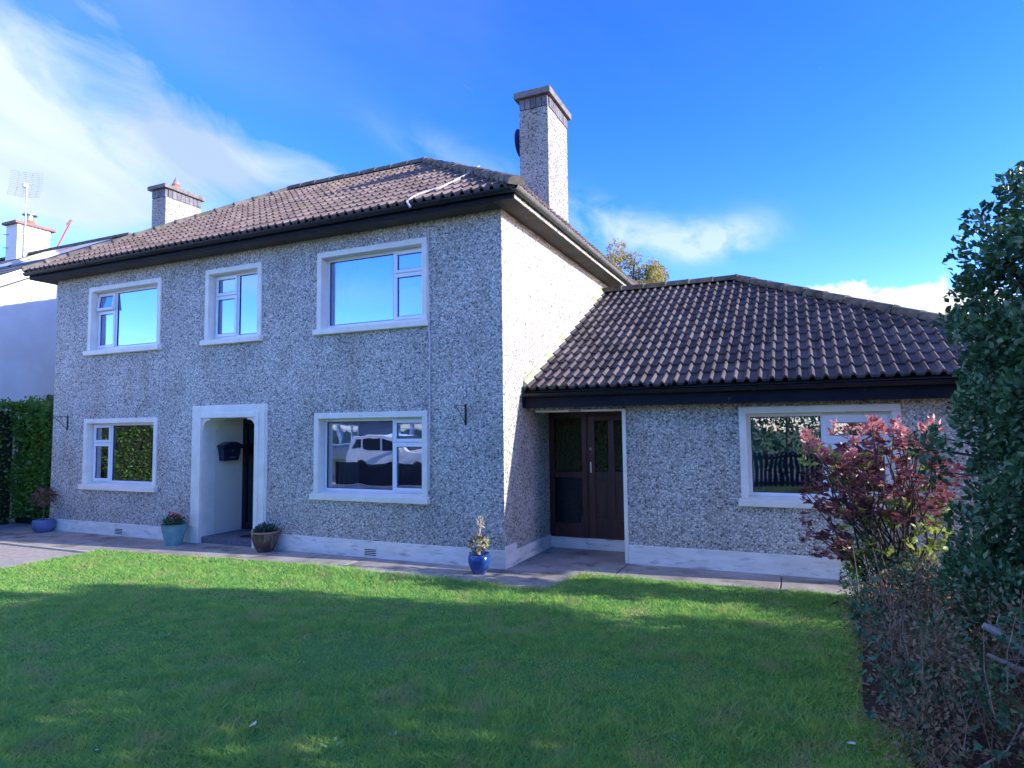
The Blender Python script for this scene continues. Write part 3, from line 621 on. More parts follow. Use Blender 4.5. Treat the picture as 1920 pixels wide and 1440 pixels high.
def hip_roof(x0, x1, y0, y1, ze, rise, m, gauge, name, left_gable=False):
    d_ = (y1-y0)/2; ym = (y0+y1)/2; zr = ze+rise; xr0 = x0 if left_gable else x0+d_; xr1 = x1-d_
    off = .03; b = MB()
    a = [(x0, y0, ze-off), (x1, y0, ze-off), (x1, y1, ze-off), (x0, y1, ze-off), (xr0, ym, zr-off), (xr1, ym, zr-off)]
    b.v = a; b.f = [(0, 1, 5, 4), (1, 2, 5), (2, 3, 4, 5), (3, 0, 4), (0, 3, 2, 1)]
    roof = b.build(name, DECK, house)
    sl_ = math.hypot(d_, rise); cp = d_/sl_   # plan per slope length
    vf = (0, d_, rise); vb = (0, -d_, rise); W_ = x1-x0
    def hipR(W_): return ((W_, 0), (1, cp))    # u <= W - v*cp
    def hipL(): return ((0, 0), (-1, cp))
    nrm = lambda q: (q[0], (q[1][0]/math.hypot(*q[1]), q[1][1]/math.hypot(*q[1])))
    lay_tiles(roof, m, (x0, y0, ze), (1, 0, 0), vf, W_, sl_, gauge, [nrm(hipR(W_))]+([] if left_gable else [nrm(hipL())]))
    lay_tiles(roof, m, (x1, y1, ze), (-1, 0, 0), vb, W_, sl_, gauge, ([nrm(hipL())])+([] if left_gable else [nrm(hipR(W_))]), False, 'rear_tiles')
    D_ = y1-y0
    lay_tiles(roof, m, (x1, y0, ze), (0, 1, 0), (-d_, 0, rise), D_, sl_, gauge, [nrm(hipR(D_)), nrm(hipL())], False, 'side_tiles')
    if not left_gable: lay_tiles(roof, m, (x0, y1, ze), (0, -1, 0), (d_, 0, rise), D_, sl_, gauge, [nrm(hipR(D_)), nrm(hipL())], False, 'side_tiles')
    # ridge and hip caps
    def cap_mesh(Lc):
        seg = 7; v = []; f = []
        for y_, gr_ in ((0, 1.0), (.05, 1.0), (.052, .93), (Lc+.03, .88)):
            for k in range(seg):
                t = math.pi*(-.08+1.16*k/(seg-1)); v.append((-.120*gr_*math.cos(t), y_, .100*gr_*math.sin(t)))
        for j in range(3):
            for k in range(seg-1): i = j*seg+k; f.append((i, i+seg, i+seg+1, i+1))
        f.append(tuple(range(seg)))
        me = bpy.data.meshes.new('ridge_tile'); me.from_pydata(v, [], f); me.materials.append(RIDGE); me.polygons.foreach_set('use_smooth', [True]*(len(f)-1)+[False]); return me
    Lc = .42; cm = cap_mesh(Lc)
    def run(A, B, lift=.035):
        A, B = Vector(A), Vector(B); L_ = (B-A).length; n_ = max(1, round(L_/Lc)); dv = (B-A)/n_; yv = dv.normalized(); xv = yv.cross(Vector((0, 0, 1))).normalized(); zv = xv.cross(yv)
        rot = Matrix((xv, yv, zv)).transposed()
        for i in range(n_): piece('ridge_tile', cm, roof, A+dv*i+zv*(lift+random.gauss(0, .003)), rot, (1, L_/n_/Lc, 1))
    run((x1, y0, ze), (xr1, ym, zr)); run((xr1, ym, zr), (xr0, ym, zr), .05); run((x1, y1, ze), (xr1, ym, zr))
    if not left_gable: run((x0, y0, ze), (xr0, ym, zr)); run((x0, y1, ze), (xr0, ym, zr))
    return roof
EZ = 5.05
main_roof = hip_roof(-10.22, .40, -.40, 6.60, EZ, 2.25, TILE, .342, 'roof')
wing_roof = hip_roof(.012, 7.0, .68, 9.26, 2.42, 2.22, TILEW, .322, 'wing_roof', True)

# soffits, fascias, gutters
def gutter(parent, m, P, Q, r=.058, name='gutter', out_=(0, -1, 0)):
    P, Q = Vector(P), Vector(Q); d_ = (Q-P).normalized(); o_ = Vector(out_); up = Vector((0, 0, 1)); v = []; f = []; prof = []
    for k in range(9): t = math.pi*k/8; prof.append((math.cos(t)*r, -math.sin(t)*r))
    for k in range(9): t = math.pi*(8-k)/8; prof.append((math.cos(t)*(r-.005), -math.sin(t)*(r-.005)+.001))
    n = len(prof); b = MB()
    for E_ in (P, Q): b.v += [tuple(E_+o_*a+up*c) for a, c in prof]
    for i in range(n): j = (i+1) % n; b.f.append((i, j, j+n, i+n))
    b.f.append(tuple(range(n))); b.f.append(tuple(range(2*n-1, n-1, -1)))
    gt = b.build(name, m, parent, smooth=True)
    L_ = (Q-P).length; k = max(1, int(L_/2.0))
    for i in range(1, k+1):
        c = P+(Q-P)*(i/(k+.6)); bb = MB()
        for E_ in (c-d_*.03, c+d_*.03): bb.v += [tuple(E_+o_*a*1.12+up*c_*1.12) for a, c_ in prof[:9]]
        for q in range(8): bb.f.append((q, q+1, q+10, q+9))
        bb.build('gutter_joint', m, gt, smooth=True)
    return gt
fz0, fz1 = 4.915, 5.035
MB().box(-10.16, .34, -.345, -.32, fz0, fz1).build('fascia', FASCIA, house)
MB().box(.312, .338, -.319, 6.5, fz0+.012, fz1).build('fascia', PEEL, house)
MB().box(-10.16, -10.135, -.319, 6.5, fz0, fz1).build('fascia', FASCIA, house)
xs = [-10.13, -8.2, -6.3, -4.4, -2.5, -.6, .0]
for a, b in zip(xs, xs[1:]): MB().box(a+.003, b-.003, -.318, -.002, 4.921, 4.934).build('soffit_board', SOFFIT, house)
ys = [-.318, 1.2, 2.4, 3.6, 4.8, 6.5]
for a, b in zip(ys, ys[1:]): MB().box(.003, .310, a+.002, b-.002, 4.921, 4.934).build('soffit_board', SOFFIT, house)
MB().box(-10.13, WL, -.0, 6.5, 4.921, 4.934).build('soffit_board', SOFFIT, house)
gutter(house, BLACK, (-10.18, -.405, 5.03), (.40, -.405, 5.03)); gutter(house, GUTGREY, (.40, -.46, 5.035), (.40, 6.6, 5.035), out_=(1, 0, 0))
MB().box(.03, 6.96, .70, .722, 2.165, 2.37).build('fascia', FASCIA, house)
MB().box(.004, .03, .66, .722, 2.165, 2.37).build('fascia', FASCIA, house)
MB().box(6.94, 6.965, .723, 9.2, 2.165, 2.37).build('fascia', FASCIA, house)
MB().box(.003, 6.93, .723, .943, 2.17, 2.185).build('soffit_board', SOFFIT, house)
MB().box(6.725, 6.93, .95, 9.2, 2.17, 2.185).build('soffit_board', SOFFIT, house)
gutter(house, BLACK, (.02, .638, 2.37), (7.05, .638, 2.37), .055)
# lead flashing where the wing roof meets the gable
fl = MB(); k = .018
rs = 2.22/4.29
fl.v = [(.004, .70, 2.45), (.004, 4.97, 4.66), (.004, 4.97, 4.80), (.004, .70, 2.57), (.016, .70, 2.57), (.016, 4.97, 4.80), (.10, 4.97, 4.695), (.10, .70, 2.475)]
fl.f = [(0, 1, 2, 3), (3, 2, 5, 4), (4, 5, 6, 7), (7, 6, 1, 0), (0, 3, 4, 7), (1, 6, 5, 2)]
fl.build('flashing', mat('mossy_flashing', (.55, .57, .48), (.30, .36, .16), scale=4, rough=.9, bump=.4), house)

# chimneys
def chimney(x0, x1, y0, y1, zb, zt, capt, potx, poty, cowl, label):
    b = MB().box(x0, x1, y0, y1, zb, zt-.19); ch = b.build('chimney', PEBCH, house); ch['label'] = label
    MB().box(x0+.012, x1-.012, y0+.012, y1-.012, zt-.19, zt).build('brick_core', mat('mortar', (.07, .068, .065), rough=1), ch)
    def band(a0, a1, fn):
        n = max(3, round((a1-a0)/.105)); s_ = (a1-a0)/n
        for i in range(n): fn(a0+i*s_+.005, a0+(i+1)*s_-.005)
    h0, h1 = zt-.182, zt-.004
    band(x0, x1, lambda a, b_: MB().box(a, b_, y0-.012, y0+.05, h0, h1).build('brick', BAND, ch))
    band(y0+.055, y1, lambda a, b_: MB().box(x1-.05, x1+.012, a, b_, h0, h1).build('brick', BAND, ch))
    band(y0+.055, y1, lambda a, b_: MB().box(x0-.012, x0+.05, a, b_, h0, h1).build('brick', BAND, ch))
    band(x0+.055, x1-.055, lambda a, b_: MB().box(a, b_, y1-.05, y1+.012, h0, h1).build('brick', BAND, ch))
    MB().box(x0-.075, x1+.07, y0-.08, y1+.07, zt, zt+capt).build('chimney_cap', CONC, ch, bevel=.012)
    z = zt+capt
    if cowl == 'cone':
        MB().lathe([(.11, z), (.10, z+.10), (.085, z+.14), (.0, z+.14)], potx, poty, 14).build('chimney_pot', TERRA, ch, smooth=True)
        MB().lathe([(.095, z+.14), (.01, z+.34), (0, z+.34)], potx, poty, 12).build('cowl', mat('rusty_mesh_cowl', (.16, .12, .11), (.30, .28, .28), scale=25, rough=.7), ch)
    return ch
chimney(-.522, -.002, 1.915, 2.90, 4.6, 7.50, .115, -.25, 2.45, 'cone', 'tall right chimney')
chimney(-9.75, -9.30, 1.94, 2.88, 4.6, 7.42, .095, -9.5, 2.35, 'cone', 'short left chimney')

# ------------------------------------------------------------------ things fixed on the house
sd_ = thing('satellite_dish', 'dark blue satellite dish on the left side of the tall chimney', 'satellite dish', (-.6, 2.35, 6.9))
b = MB(); n0 = 16
for r_d, dx_ in ((0, .0), (.12, -.008), (.22, -.03), (.26, -.045)):
    for k in range(20): t = 2*math.pi*k/20; b.v.append((-.545+dx_*1.2 - .10, 2.35+r_d*math.cos(t)*.95, 6.95+r_d*math.sin(t)))
for j in range(3):
    for k in range(20): i = j*20+k; i2 = j*20+(k+1) % 20; b.f.append((i, i2, i2+20, i+20))
dsh = b.build('dish', mat('navy_dish', (.02, .05, .20), rough=.5), sd_, smooth=True); sm = dsh.modifiers.new('t', 'SOLIDIFY'); sm.thickness = .006
MB().tube([(-.64, 2.35, 6.95), (-.56, 2.35, 6.9), (-.525, 2.35, 6.85)], .018, 6).build('mounting_arm', GALV, sd_)
# white cord over the roof tiles
rc_ = MB(); rc_.tube([(-.90, 1.12, 6.11), (-.88, .8, 5.90), (-.87, .53, 5.73), (-.91, .2, 5.52), (-.97, -.05, 5.36), (-1.10, -.13, 5.31), (-1.22, -.22, 5.25), (-1.25, -.36, 5.15), (-1.24, -.47, 5.06), (-1.18, -.47, 4.98)], .016, 6)
tag(rc_.build('roof_cable', mat('white_flex', (.75, .74, .70), (.45, .43, .40), scale=8, rough=.6), None, smooth=True), 'loose white cable lying over the brown roof tiles near the tall chimney', 'cable')
for bx, lab in ((-.578, 'rusty black hanging basket bracket right of the lower living room window'), (-9.355, 'thin black hanging basket bracket at the left end of the front wall')):
    t = thing('wall_bracket', lab, 'bracket', (bx, 0, 2.0), 'hanging basket brackets on the front wall')
    MB().box(bx-.012, bx+.012, -.014, -.001, 1.93, 2.22).build('back_bar', IRON, t)
    MB().tube([(bx, -.012, 2.19), (bx-.01, -.12, 2.195), (bx-.02, -.24, 2.19), (bx-.022, -.27, 2.17), (bx-.022, -.25, 2.15)], .006, 6).build('top_arm', IRON, t)
    MB().tube([(bx, -.012, 1.95), (bx-.01, -.12, 2.07), (bx-.02, -.24, 2.185)], .006, 6).build('brace', IRON, t)
# letter box on the porch wall
t = thing('letter_box', 'navy blue steel letter box with a curved lid on the cream porch wall', 'letter box', (OX0, .5, 1.5))
lb = MB(); lx = OX0+.002
lb.v = [(lx, .34, 1.36), (lx+.12, .34, 1.36), (lx+.12, .66, 1.36), (lx, .66, 1.36), (lx, .30, 1.60), (lx+.14, .30, 1.60), (lx+.14, .70, 1.60), (lx, .70, 1.60)]
lb.f = [(0, 3, 2, 1), (4, 5, 6, 7), (0, 1, 5, 4), (1, 2, 6, 5), (2, 3, 7, 6), (3, 0, 4, 7)]; lb.build('box', MAILM, t, bevel=.006)
ld = MB(); pts = [(.27, 1.602), (.30, 1.635), (.36, 1.665), (.44, 1.69), (.50, 1.695), (.56, 1.69), (.64, 1.665), (.70, 1.635), (.73, 1.602)]
ld.prism(pts, 'x', lx, lx+.17).build('lid', MAILM, t, bevel=.004)
MB().box(lx+.141, lx+.145, .44, .56, 1.41, 1.425).build('name_plate', SILVER, t); MB().lathe([(0, 1.53), (.012, 1.53), (.012, 1.54), (0, 1.54)], lx+.142, .5, 8).build('lock', SILVER, t)
MB().box(lx, lx+.05, .71, .77, 1.45, 1.56).build('side_clip', mat('grey_plastic', (.12, .14, .18), rough=.5), t, bevel=.004)
tag(MB().box(OX0+.001, OX0+.03, .80, .84, 1.57, 1.64).build('door_bell', BLACK, None, bevel=.003), 'small black door bell between letter box and front door', 'door bell')

# ------------------------------------------------------------------ curtains and sill ornaments
def curtain(label, x0, x1, z0, z1, y, m, amp=.035, waves=5):
    n = waves*8; v = []; f = []
    for i in range(n+1):
        u = i/n; x = x0+(x1-x0)*u; yy = y+amp*math.sin(u*waves*2*math.pi)
        v += [(x, yy, z0), (x, yy*.6+y*.4, z1)]
    for i in range(n): f.append((2*i, 2*i+2, 2*i+3, 2*i+1))
    b = MB(); b.v = v; b.f = f; o = b.build('curtain', m, None, smooth=True); s_ = o.modifiers.new('t', 'SOLIDIFY'); s_.thickness = .004
    return tag(o, label, 'curtain', 'curtains behind the windows')
curtain('long white curtain at the left of the lower living room window', -3.06, -2.66, .8, 2.15, .34, CURT)
curtain('white curtain at the left of the upper right bedroom window', -3.05, -2.75, 3.3, 4.65, .34, CURT)
curtain('grey curtain at the left of the upper left window', -8.70, -8.45, 3.3, 4.65, .34, GREYCURT, waves=3)
curtain('grey curtain at the left of the narrow upper middle window', -5.56, -5.36, 3.3, 4.65, .34, GREYCURT, waves=3)
curtain('grey curtain at the left of the lower left window', -8.72, -8.45, .8, 2.15, .34, GREYCURT, waves=3)
curtain('pale curtain at the left of the wing window', 3.07, 3.22, .8, 2.15, GY+.34, CURT, waves=3)
curtain('striped grey curtain at the right of the wing window', 4.45, 4.66, .8, 2.15, GY+.34, GREYCURT, waves=4)
t = thing('table_lamp', 'small white lamp on the sill of the upper right window', 'lamp', (-2.30, .30, 3.48))
MB().lathe([(.04, 3.48), (.045, 3.49), (.012, 3.50), (.012, 3.53)], -2.30, .30, 14).build('lamp_base', PAINT, t); MB().lathe([(.085, 3.53), (.06, 3.63)], -2.30, .30, 18).build('lamp_shade', PAINT, t)
t = thing('ornament', 'small white bird ornament on the sill of the upper right window', 'ornament', (-2.02, .28, 3.48))
MB().tube([(-2.09, .28, 3.53), (-2.05, .28, 3.56), (-2.0, .28, 3.545), (-1.96, .28, 3.50)], .012, 6, .02).build('bird_body', PAINT, t, smooth=True); MB().tube([(-2.02, .28, 3.48), (-2.02, .28, 3.55)], .01, 6).build('stand', PAINT, t)
for cx, cz, lab in ((-8.0+.45, 1.16, 'left white cup hanging behind the lower left window'), (-7.28, 1.24, 'highest white cup behind the lower left window'), (-7.06, 1.18, 'right white cup behind the lower left window')):
    t = thing('cup', lab, 'cup', (cx, .33, cz), 'white cups behind the lower left window')
    MB().lathe([(.0, cz), (.035, cz), (.05, cz+.10), (.046, cz+.10), (.03, cz+.01), (0, cz+.01)], cx, .33, 14).build('bowl', PAINT, t, smooth=True); MB().tube([(cx, .33, .93), (cx, .33, cz)], .008, 6).build('stem', SILVER, t)

# ------------------------------------------------------------------ pots with plants
def pot(label, cx, cy, prof, m, rimm=None, group=None):
    t = thing('plant_pot', label, 'plant pot', (cx, cy, 0), 'plant pots along the front wall')
    MB().lathe(prof, cx, cy, 28).build('pot', m, t, smooth=True)
    rr, zz = prof[-3]
    if rimm: MB().lathe([(rr-.004, zz-.02), (rr+.015, zz-.018), (rr+.018, zz+.004), (rr-.02, zz+.004)], cx, cy, 28).build('rim', rimm, t, smooth=True)
    MB().lathe([(0, prof[-1][1]), (prof[-1][0], prof[-1][1])], cx, cy, 20).build('soil', SOIL, t)
    return t
def leaves_at(parent, name, m, pts, dirs, size, width=1.0, jitter=.3, kind='stuff'):
    V, F = leaf_arrays(np.array(pts), np.array(dirs), size, width, jitter); return np_mesh(name, V, F, m, parent, kind=kind)
def ball_pts(n, c, r, flat=1.0):
    d_ = RNG.normal(0, 1, (n, 3)); d_ /= np.linalg.norm(d_, axis=1)[:, None]; q = d_*(RNG.uniform(.2, 1, n)**.5)[:, None]*r; q[:, 2] *= flat
    return q+np.array(c), d_
# bright blue pot by the corner
t = pot('round glossy royal blue pot with a pale flowering twig by the house corner', -.20, -.36, [(0, .0), (.085, 0), (.125, .08), (.15, .16), (.145, .22), (.125, .245), (.135, .262), (.12, .262), (.115, .24)], BLUEPOT)
b = MB(); b.tube([(-.20, -.36, .24), (-.205, -.355, .45), (-.18, -.36, .60), (-.19, -.35, .70)], .014, 6, .006)
for k in range(7): a = random.uniform(0, 6.28); z = random.uniform(.45, .66); b.tube([(-.195, -.357, z), (-.195+.03*math.cos(a), -.357+.03*math.sin(a), z+.05), (-.195+.055*math.cos(a), -.357+.055*math.sin(a), z+.10)], .005, 5, .003)
b.build('stem', mat('pale_stem', (.50, .42, .36), (.35, .27, .22), scale=30, rough=.9), t, smooth=True)
P_, D_ = ball_pts(130, (-.20, -.36, .38), .125, .75); leaves_at(t, 'foliage', LEAF_BRN, P_, D_, .05)
P_, D_ = ball_pts(60, (-.20, -.36, .37), .12, .75); leaves_at(t, 'foliage', LEAF_DK, P_, D_, .045)
P_, D_ = ball_pts(70, (-.12, -.39, .40), .07); leaves_at(t, 'blossom', mat('pale_yellow_petal', (.72, .68, .30), (.75, .70, .50), scale=20, rough=.6, transl=.3), P_, D_, .035, 1.4)
P_, D_ = ball_pts(45, (-.185, -.355, .63), .055, 1.6); leaves_at(t, 'dry_flower', mat('dry_cream_flower', (.62, .50, .40), rough=.8, transl=.2), P_, D_, .03)
# brown ribbed pot right of the porch
t = pot('brown ribbed pot with green succulents right of the porch', -4.02, -.22, [(0, 0), (.11, 0), (.165, .10), (.195, .20), (.19, .27), (.185, .295), (.20, .312), (.17, .312), (.165, .29)], BRNPOT, POTRIM)
P_, D_ = ball_pts(160, (-4.02, -.22, .33), .14, .45); D_[:, 2] = np.abs(D_[:, 2])+.3; leaves_at(t, 'foliage', mat('succulent_leaf', (.035, .075, .06), (.08, .13, .10), scale=20, rough=.5, island=True), P_, D_, .075, 1.0)
# teal pot left of the porch
t = pot('teal glazed tapered pot with red flowers left of the porch', -5.95, -.30, [(0, 0), (.13, 0), (.15, .10), (.18, .22), (.20, .31), (.21, .335), (.225, .345), (.19, .345), (.185, .32)], TEALPOT)
P_, D_ = ball_pts(170, (-5.95, -.30, .38), .15, .5); D_[:, 2] = np.abs(D_[:, 2])+.2; leaves_at(t, 'foliage', LEAF_DK, P_, D_, .06, 1.4)
for cx, cz in ((-6.02, .50), (-5.93, .49), (-5.86, .47), (-5.97, .45)):
    P_, D_ = ball_pts(22, (cx, -.32, cz), .03); leaves_at(t, 'flower', mat('crimson_petal', (.42, .02, .05), rough=.5, transl=.2), P_, D_, .035, 1.5, kind=None)
# slate blue bowl at the far left corner
t = pot('matt slate blue bowl with a bronze leaved plant by the left corner', -9.62, -.22, [(0, 0), (.12, 0), (.17, .05), (.19, .12), (.185, .18), (.175, .225), (.165, .235), (.155, .225), (.155, .21)], BLUEPOT2)
b = MB(); b.tube([(-9.62, -.22, .2), (-9.63, -.22, .45), (-9.58, -.22, .62)], .012, 6, .006); b.tube([(-9.62, -.22, .35), (-9.70, -.22, .6)], .008, 5, .005); b.build('stem', BARK, t)
P_, D_ = ball_pts(230, (-9.62, -.24, .66), .20, .75); leaves_at(t, 'foliage', mat('bronze_leaf', (.13, .055, .05), (.24, .13, .10), scale=20, rough=.5, transl=.2, island=True), P_, D_, .075, .9)

# ------------------------------------------------------------------ vegetation
def stems(parent, name, m, base, tips, r=.02, sag=.0, seg=5, cuts=5, wob=.06):
    b = MB()
    for q in tips:
        A = Vector(base)+Vector((random.gauss(0, .05), random.gauss(0, .05), 0)); B = Vector(q); pts = []
        for i in range(cuts+1):
            u = i/cuts; pts.append(A.lerp(B, u)+Vector((random.gauss(0, wob)*(u*(1-u)*3), random.gauss(0, wob)*(u*(1-u)*3), sag*math.sin(u*math.pi))))
        b.tube(pts, r, seg, r*.3)
    return b.build(name, m, parent, smooth=True)
def crown(parent, m, clumps, n, size, width=1.0, name='crown', outward=.8, sizes=None):
    """leaves in many clumps; denser near the surface of each"""
    P, D = [], []; tot = sum(c[3]**2 for c in clumps)
    for cx, cy, cz, r in clumps:
        k = max(6, int(n*r**2/tot)); d_ = RNG.normal(0, 1, (k, 3)); d_ /= np.linalg.norm(d_, axis=1)[:, None]
        rr = r*(1-np.abs(RNG.normal(0, .30, k))); rr = np.clip(rr, .05*r, 1.15*r); P.append(np.array([cx, cy, cz])+d_*rr[:, None]); D.append(d_*outward+np.array([0, 0, .35])+RNG.normal(0, .25, (k, 3)))
    P = np.concatenate(P); D = np.concatenate(D); V, F = leaf_arrays(P, D, size, width, .5)
    return np_mesh(name, V, F, m, parent), P, D
def leaf_parts(parent, me, P, D, size, n):
    """the n leaves nearest the camera as parts"""
    dist = np.linalg.norm(P-np.array(CAM), axis=1); idx = np.argsort(dist)[:n*3]; idx = RNG.permutation(idx)[:n]
    for i in idx: piece('leaf', me, parent, P[i], rotmat(D[i]+RNG.normal(0, .5, 3)), size*random.uniform(.8, 1.25))

# tall evergreen shrub at the right
TS = thing('holly_tree', 'tall dark evergreen shrub with glossy leaves at the right edge', 'shrub', (6.05, -2.15, 0))
tips = []; clumps = []
for i in range(330):
    z = .45+2.85*random.random()**.9
    rmax = 1.28 if z < 2.2 else max(.30, 1.28-(z-2.2)*.27)
    if z > 2.5 and random.random() < .5: continue
    a = random.uniform(0, 2*math.pi); rr = rmax*math.sqrt(random.random())*.95
    clumps.append((6.05+rr*math.cos(a)*1.05, -2.3+rr*math.sin(a)*.95, z, random.uniform(.13, .30)))
for z, x in ((3.15, 5.10), (3.62, 5.22), (3.38, 4.98), (3.75, 5.35), (3.7, 5.5), (3.8, 5.8), (2.85, 4.92), (2.62, 4.83), (3.5, 5.15), (3.0, 5.0)):
    clumps.append((x, -2.2, z, .13)); tips.append((x, -2.2, z))
for i in range(70):
    z = random.uniform(.9, 3.6); rm = 1.28 if z < 2.2 else 1.28-(z-2.2)*.34; a = random.uniform(R(100), R(330)); q = rm*random.uniform(1.0, 1.22)
    p_ = (6.05+q*math.cos(a), -2.3+q*math.sin(a)*.85, z); clumps.append((*p_, random.uniform(.06, .11))); tips.append(p_)
stems(TS, 'trunk', BARK, (6.05, -2.2, 0), [(6.05+.3*math.cos(a), -2.2+.3*math.sin(a), 3.6) for a in (0, 1.3, 2.6, 3.9, 5.2)], .05, cuts=7)
stems(TS, 'branch', BARK, (6.0, -2.2, 1.4), tips+[c[:3] for c in clumps[:60]], .016)
_, P, D = crown(TS, LEAF_DK, clumps, 80000, .060, 1.1)
lm = leaf_mesh('leaf', LEAF_DK, 1.25); leaf_parts(TS, lm, P, D, .062, 280)

# photinia in front of the wing window
PH = thing('photinia', 'photinia shrub with red and maroon leaves in front of the wing window', 'shrub', (4.65, -.35, 0))
reds, mars, grns = [], [], []
for i in range(58):   # crimson tips along the top
    x = random.uniform(3.72, 4.95); z = 1.72+.14*math.sin(x*9)+random.gauss(0, .05)+ (.12 if x > 4.5 else 0)-(.1 if x < 4.2 else 0); reds.append((x, random.uniform(-.65, .05), z))
reds += [(3.80, -.4, 1.66), (3.74, -.4, 1.60), (3.98, -.35, 1.80), (4.02, -.35, 1.87), (4.60, -.3, 1.93), (4.57, -.3, 1.86), (3.86, -.4, 1.58)]
for i in range(175):
    a = random.uniform(0, 6.28); r = math.sqrt(random.random()); x = 4.46+.60*r*math.cos(a); z = 1.33+.45*r*math.sin(a)
    if x < 4.0 and z < 1.2: continue
    mars.append((x, random.uniform(-.75, .1), z))
for i in range(55): mars.append((random.uniform(3.68, 4.2), random.uniform(-.6, 0), random.choice((.95, .72, .55, 1.0, 1.15))+random.gauss(0, .05)))
for i in range(95): grns.append((random.uniform(4.0, 5.0), random.uniform(-.6, .1), random.uniform(.30, 1.10)))
for i in range(22): grns.append((random.uniform(3.7, 4.8), random.uniform(-.6, .1), random.uniform(1.2, 1.65)))
pick = random.sample(reds, 22)+random.sample(mars, 24)+random.sample(grns, 16)
stems(PH, 'stem', BARK, (4.55, -.3, 0), [(x, y, z-.04) for x, y, z in pick], .016, wob=.09)
lr, lmr, lg = leaf_mesh('leaf', LEAF_RED, 1.1), leaf_mesh('leaf', LEAF_MAR, 1.35), leaf_mesh('leaf', LEAF_GRN, 1.2)
budget = 295
def rosette(c, mesh_, n, size, up=.6, asobj=True):
    global budget
    PP, DD = [], []
    for k in range(n):
        a = 2*math.pi*k/n+random.uniform(-.3, .3); d_ = (math.cos(a), math.sin(a), up*random.uniform(.3, 1.5)-.1)
        p_ = (c[0]+random.gauss(0, .012), c[1]+random.gauss(0, .012), c[2]+random.uniform(-.05, .02))
        if asobj and budget > 0: piece('leaf', mesh_, PH, p_, rotmat(d_), size*random.uniform(.75, 1.2)); budget -= 1
        else: PP.append(p_); DD.append(d_)
    return PP, DD
for lst, me_, mt_, nobj, sz, up in ((reds, lr, LEAF_RED, 17, .085, 1.1), (mars, lmr, LEAF_MAR, 16, .095, .3), (grns, lg, LEAF_GRN, 9, .095, .8)):
    random.shuffle(lst); PP, DD = [], []
    for i, c in enumerate(sorted(lst, key=lambda q: q[1]*1.0+random.random()*.6)):
        a_, b_ = rosette(c, me_, 7, sz, up, i < nobj); PP += a_; DD += b_
    leaves_at(PH, 'foliage', mt_, PP, DD, sz*.95, .95, .3)

# brown overgrown bush in the right foreground
BB = thing('brown_bush', 'overgrown bush of brown twigs with some ivy in the right foreground', 'bush', (4.75, -2.0, 0))
clumps = []
for i in range(170):
    y = random.uniform(-4.1, .05); x = random.uniform(4.12, 5.6)+ (.08 if y > -1 else 0); top = .52+(-y)*.115
    z = random.uniform(.08, top-.12)*1.0
    clumps.append((x, y, z, random.uniform(.12, .20)))
_, P, D = crown(BB, LEAF_BRN, clumps, 20000, .035, .8, 'dry_foliage')
gclumps = [(random.uniform(4.1, 5.3), random.uniform(-.9, .2), random.uniform(.1, .5), .14) for i in range(40)]+[(random.uniform(4.1, 5.4), random.uniform(-4.1, -.5), random.uniform(.15, .85), .12) for i in range(30)]
crown(BB, LEAF_DK, gclumps, 8000, .042, .9, 'green_foliage')
tw = MB()
for i in range(420):
    y = random.uniform(-4.1, .1); x = random.uniform(4.1, 5.5); top = .55+(-y)*.12; z = random.uniform(0, top*.6); h = random.uniform(.15, .45)
    a = random.uniform(0, 6.28); l = random.uniform(.02, .22); z1 = min(z+h, top+.06)
    tw.tube([(x, y, z), (x+l*.4*math.cos(a)+random.gauss(0, .02), y+l*.4*math.sin(a), (z+z1)/2), (x+l*math.cos(a), y+l*math.sin(a), z1)], .0035, 4, .0015, cap=False)
tag(tw.build('twigs', mat('brown_twig', (.30, .23, .17), (.16, .12, .09), scale=20, rough=.9), BB, recalc=False), kind='stuff')
ivy = leaf_mesh('ivy_leaf', LEAF_IVY, lobes=True)
for (cx, cy, cz, rr, n_) in ((4.18, -3.25, .30, .16, 30), (4.12, -2.7, .42, .16, 22), (4.15, -2.3, .55, .14, 16), (4.25, -3.6, .22, .2, 26), (4.5, -3.75, .35, .2, 20), (4.2, -1.8, .45, .18, 14), (4.7, -3.6, .75, .15, 12)):
    for k in range(n_):
        p_ = (cx+random.gauss(0, rr*.6), cy+random.gauss(0, rr), max(.03, cz+random.gauss(0, rr*.7)))
        piece('ivy_leaf', ivy, BB, p_, rotmat((random.gauss(-.5, .4), random.gauss(-.6, .4), random.gauss(-.3, .3))), random.uniform(.045, .085))
br = thing('cut_branch', 'bare pale cut branches poking out at the right edge', 'branch', (4.9, -3.7, .7), None)
MB().tube([(4.545, -3.62, .775), (4.62, -3.63, .74), (4.75, -3.66, .645), (5.05, -3.7, .50), (5.5, -3.7, .2)], .019, 8, .034).build('limb', PALEWOOD, br, smooth=True)
MB().tube([(4.57, -3.55, .60), (4.66, -3.57, .565), (4.9, -3.65, .50), (5.2, -3.7, .4)], .011, 7, .02).build('limb', PALEWOOD, br, smooth=True)
MB().tube([(4.63, -3.64, .73), (4.60, -3.66, .80), (4.61, -3.68, .86)], .006, 5, .003).build('twig', PALEWOOD, br)
MB().tube([(4.68, -3.7, .33), (4.58, -3.8, .2), (4.42, -3.9, .12), (4.36, -3.95, .02)], .006, 5, .005).build('twig', PALEWOOD, br)
MB().tube([(4.42, -3.5, .56), (4.55, -3.5, .55), (4.75, -3.5, .58)], .004, 5, .003).build('twig', PALEWOOD, br)
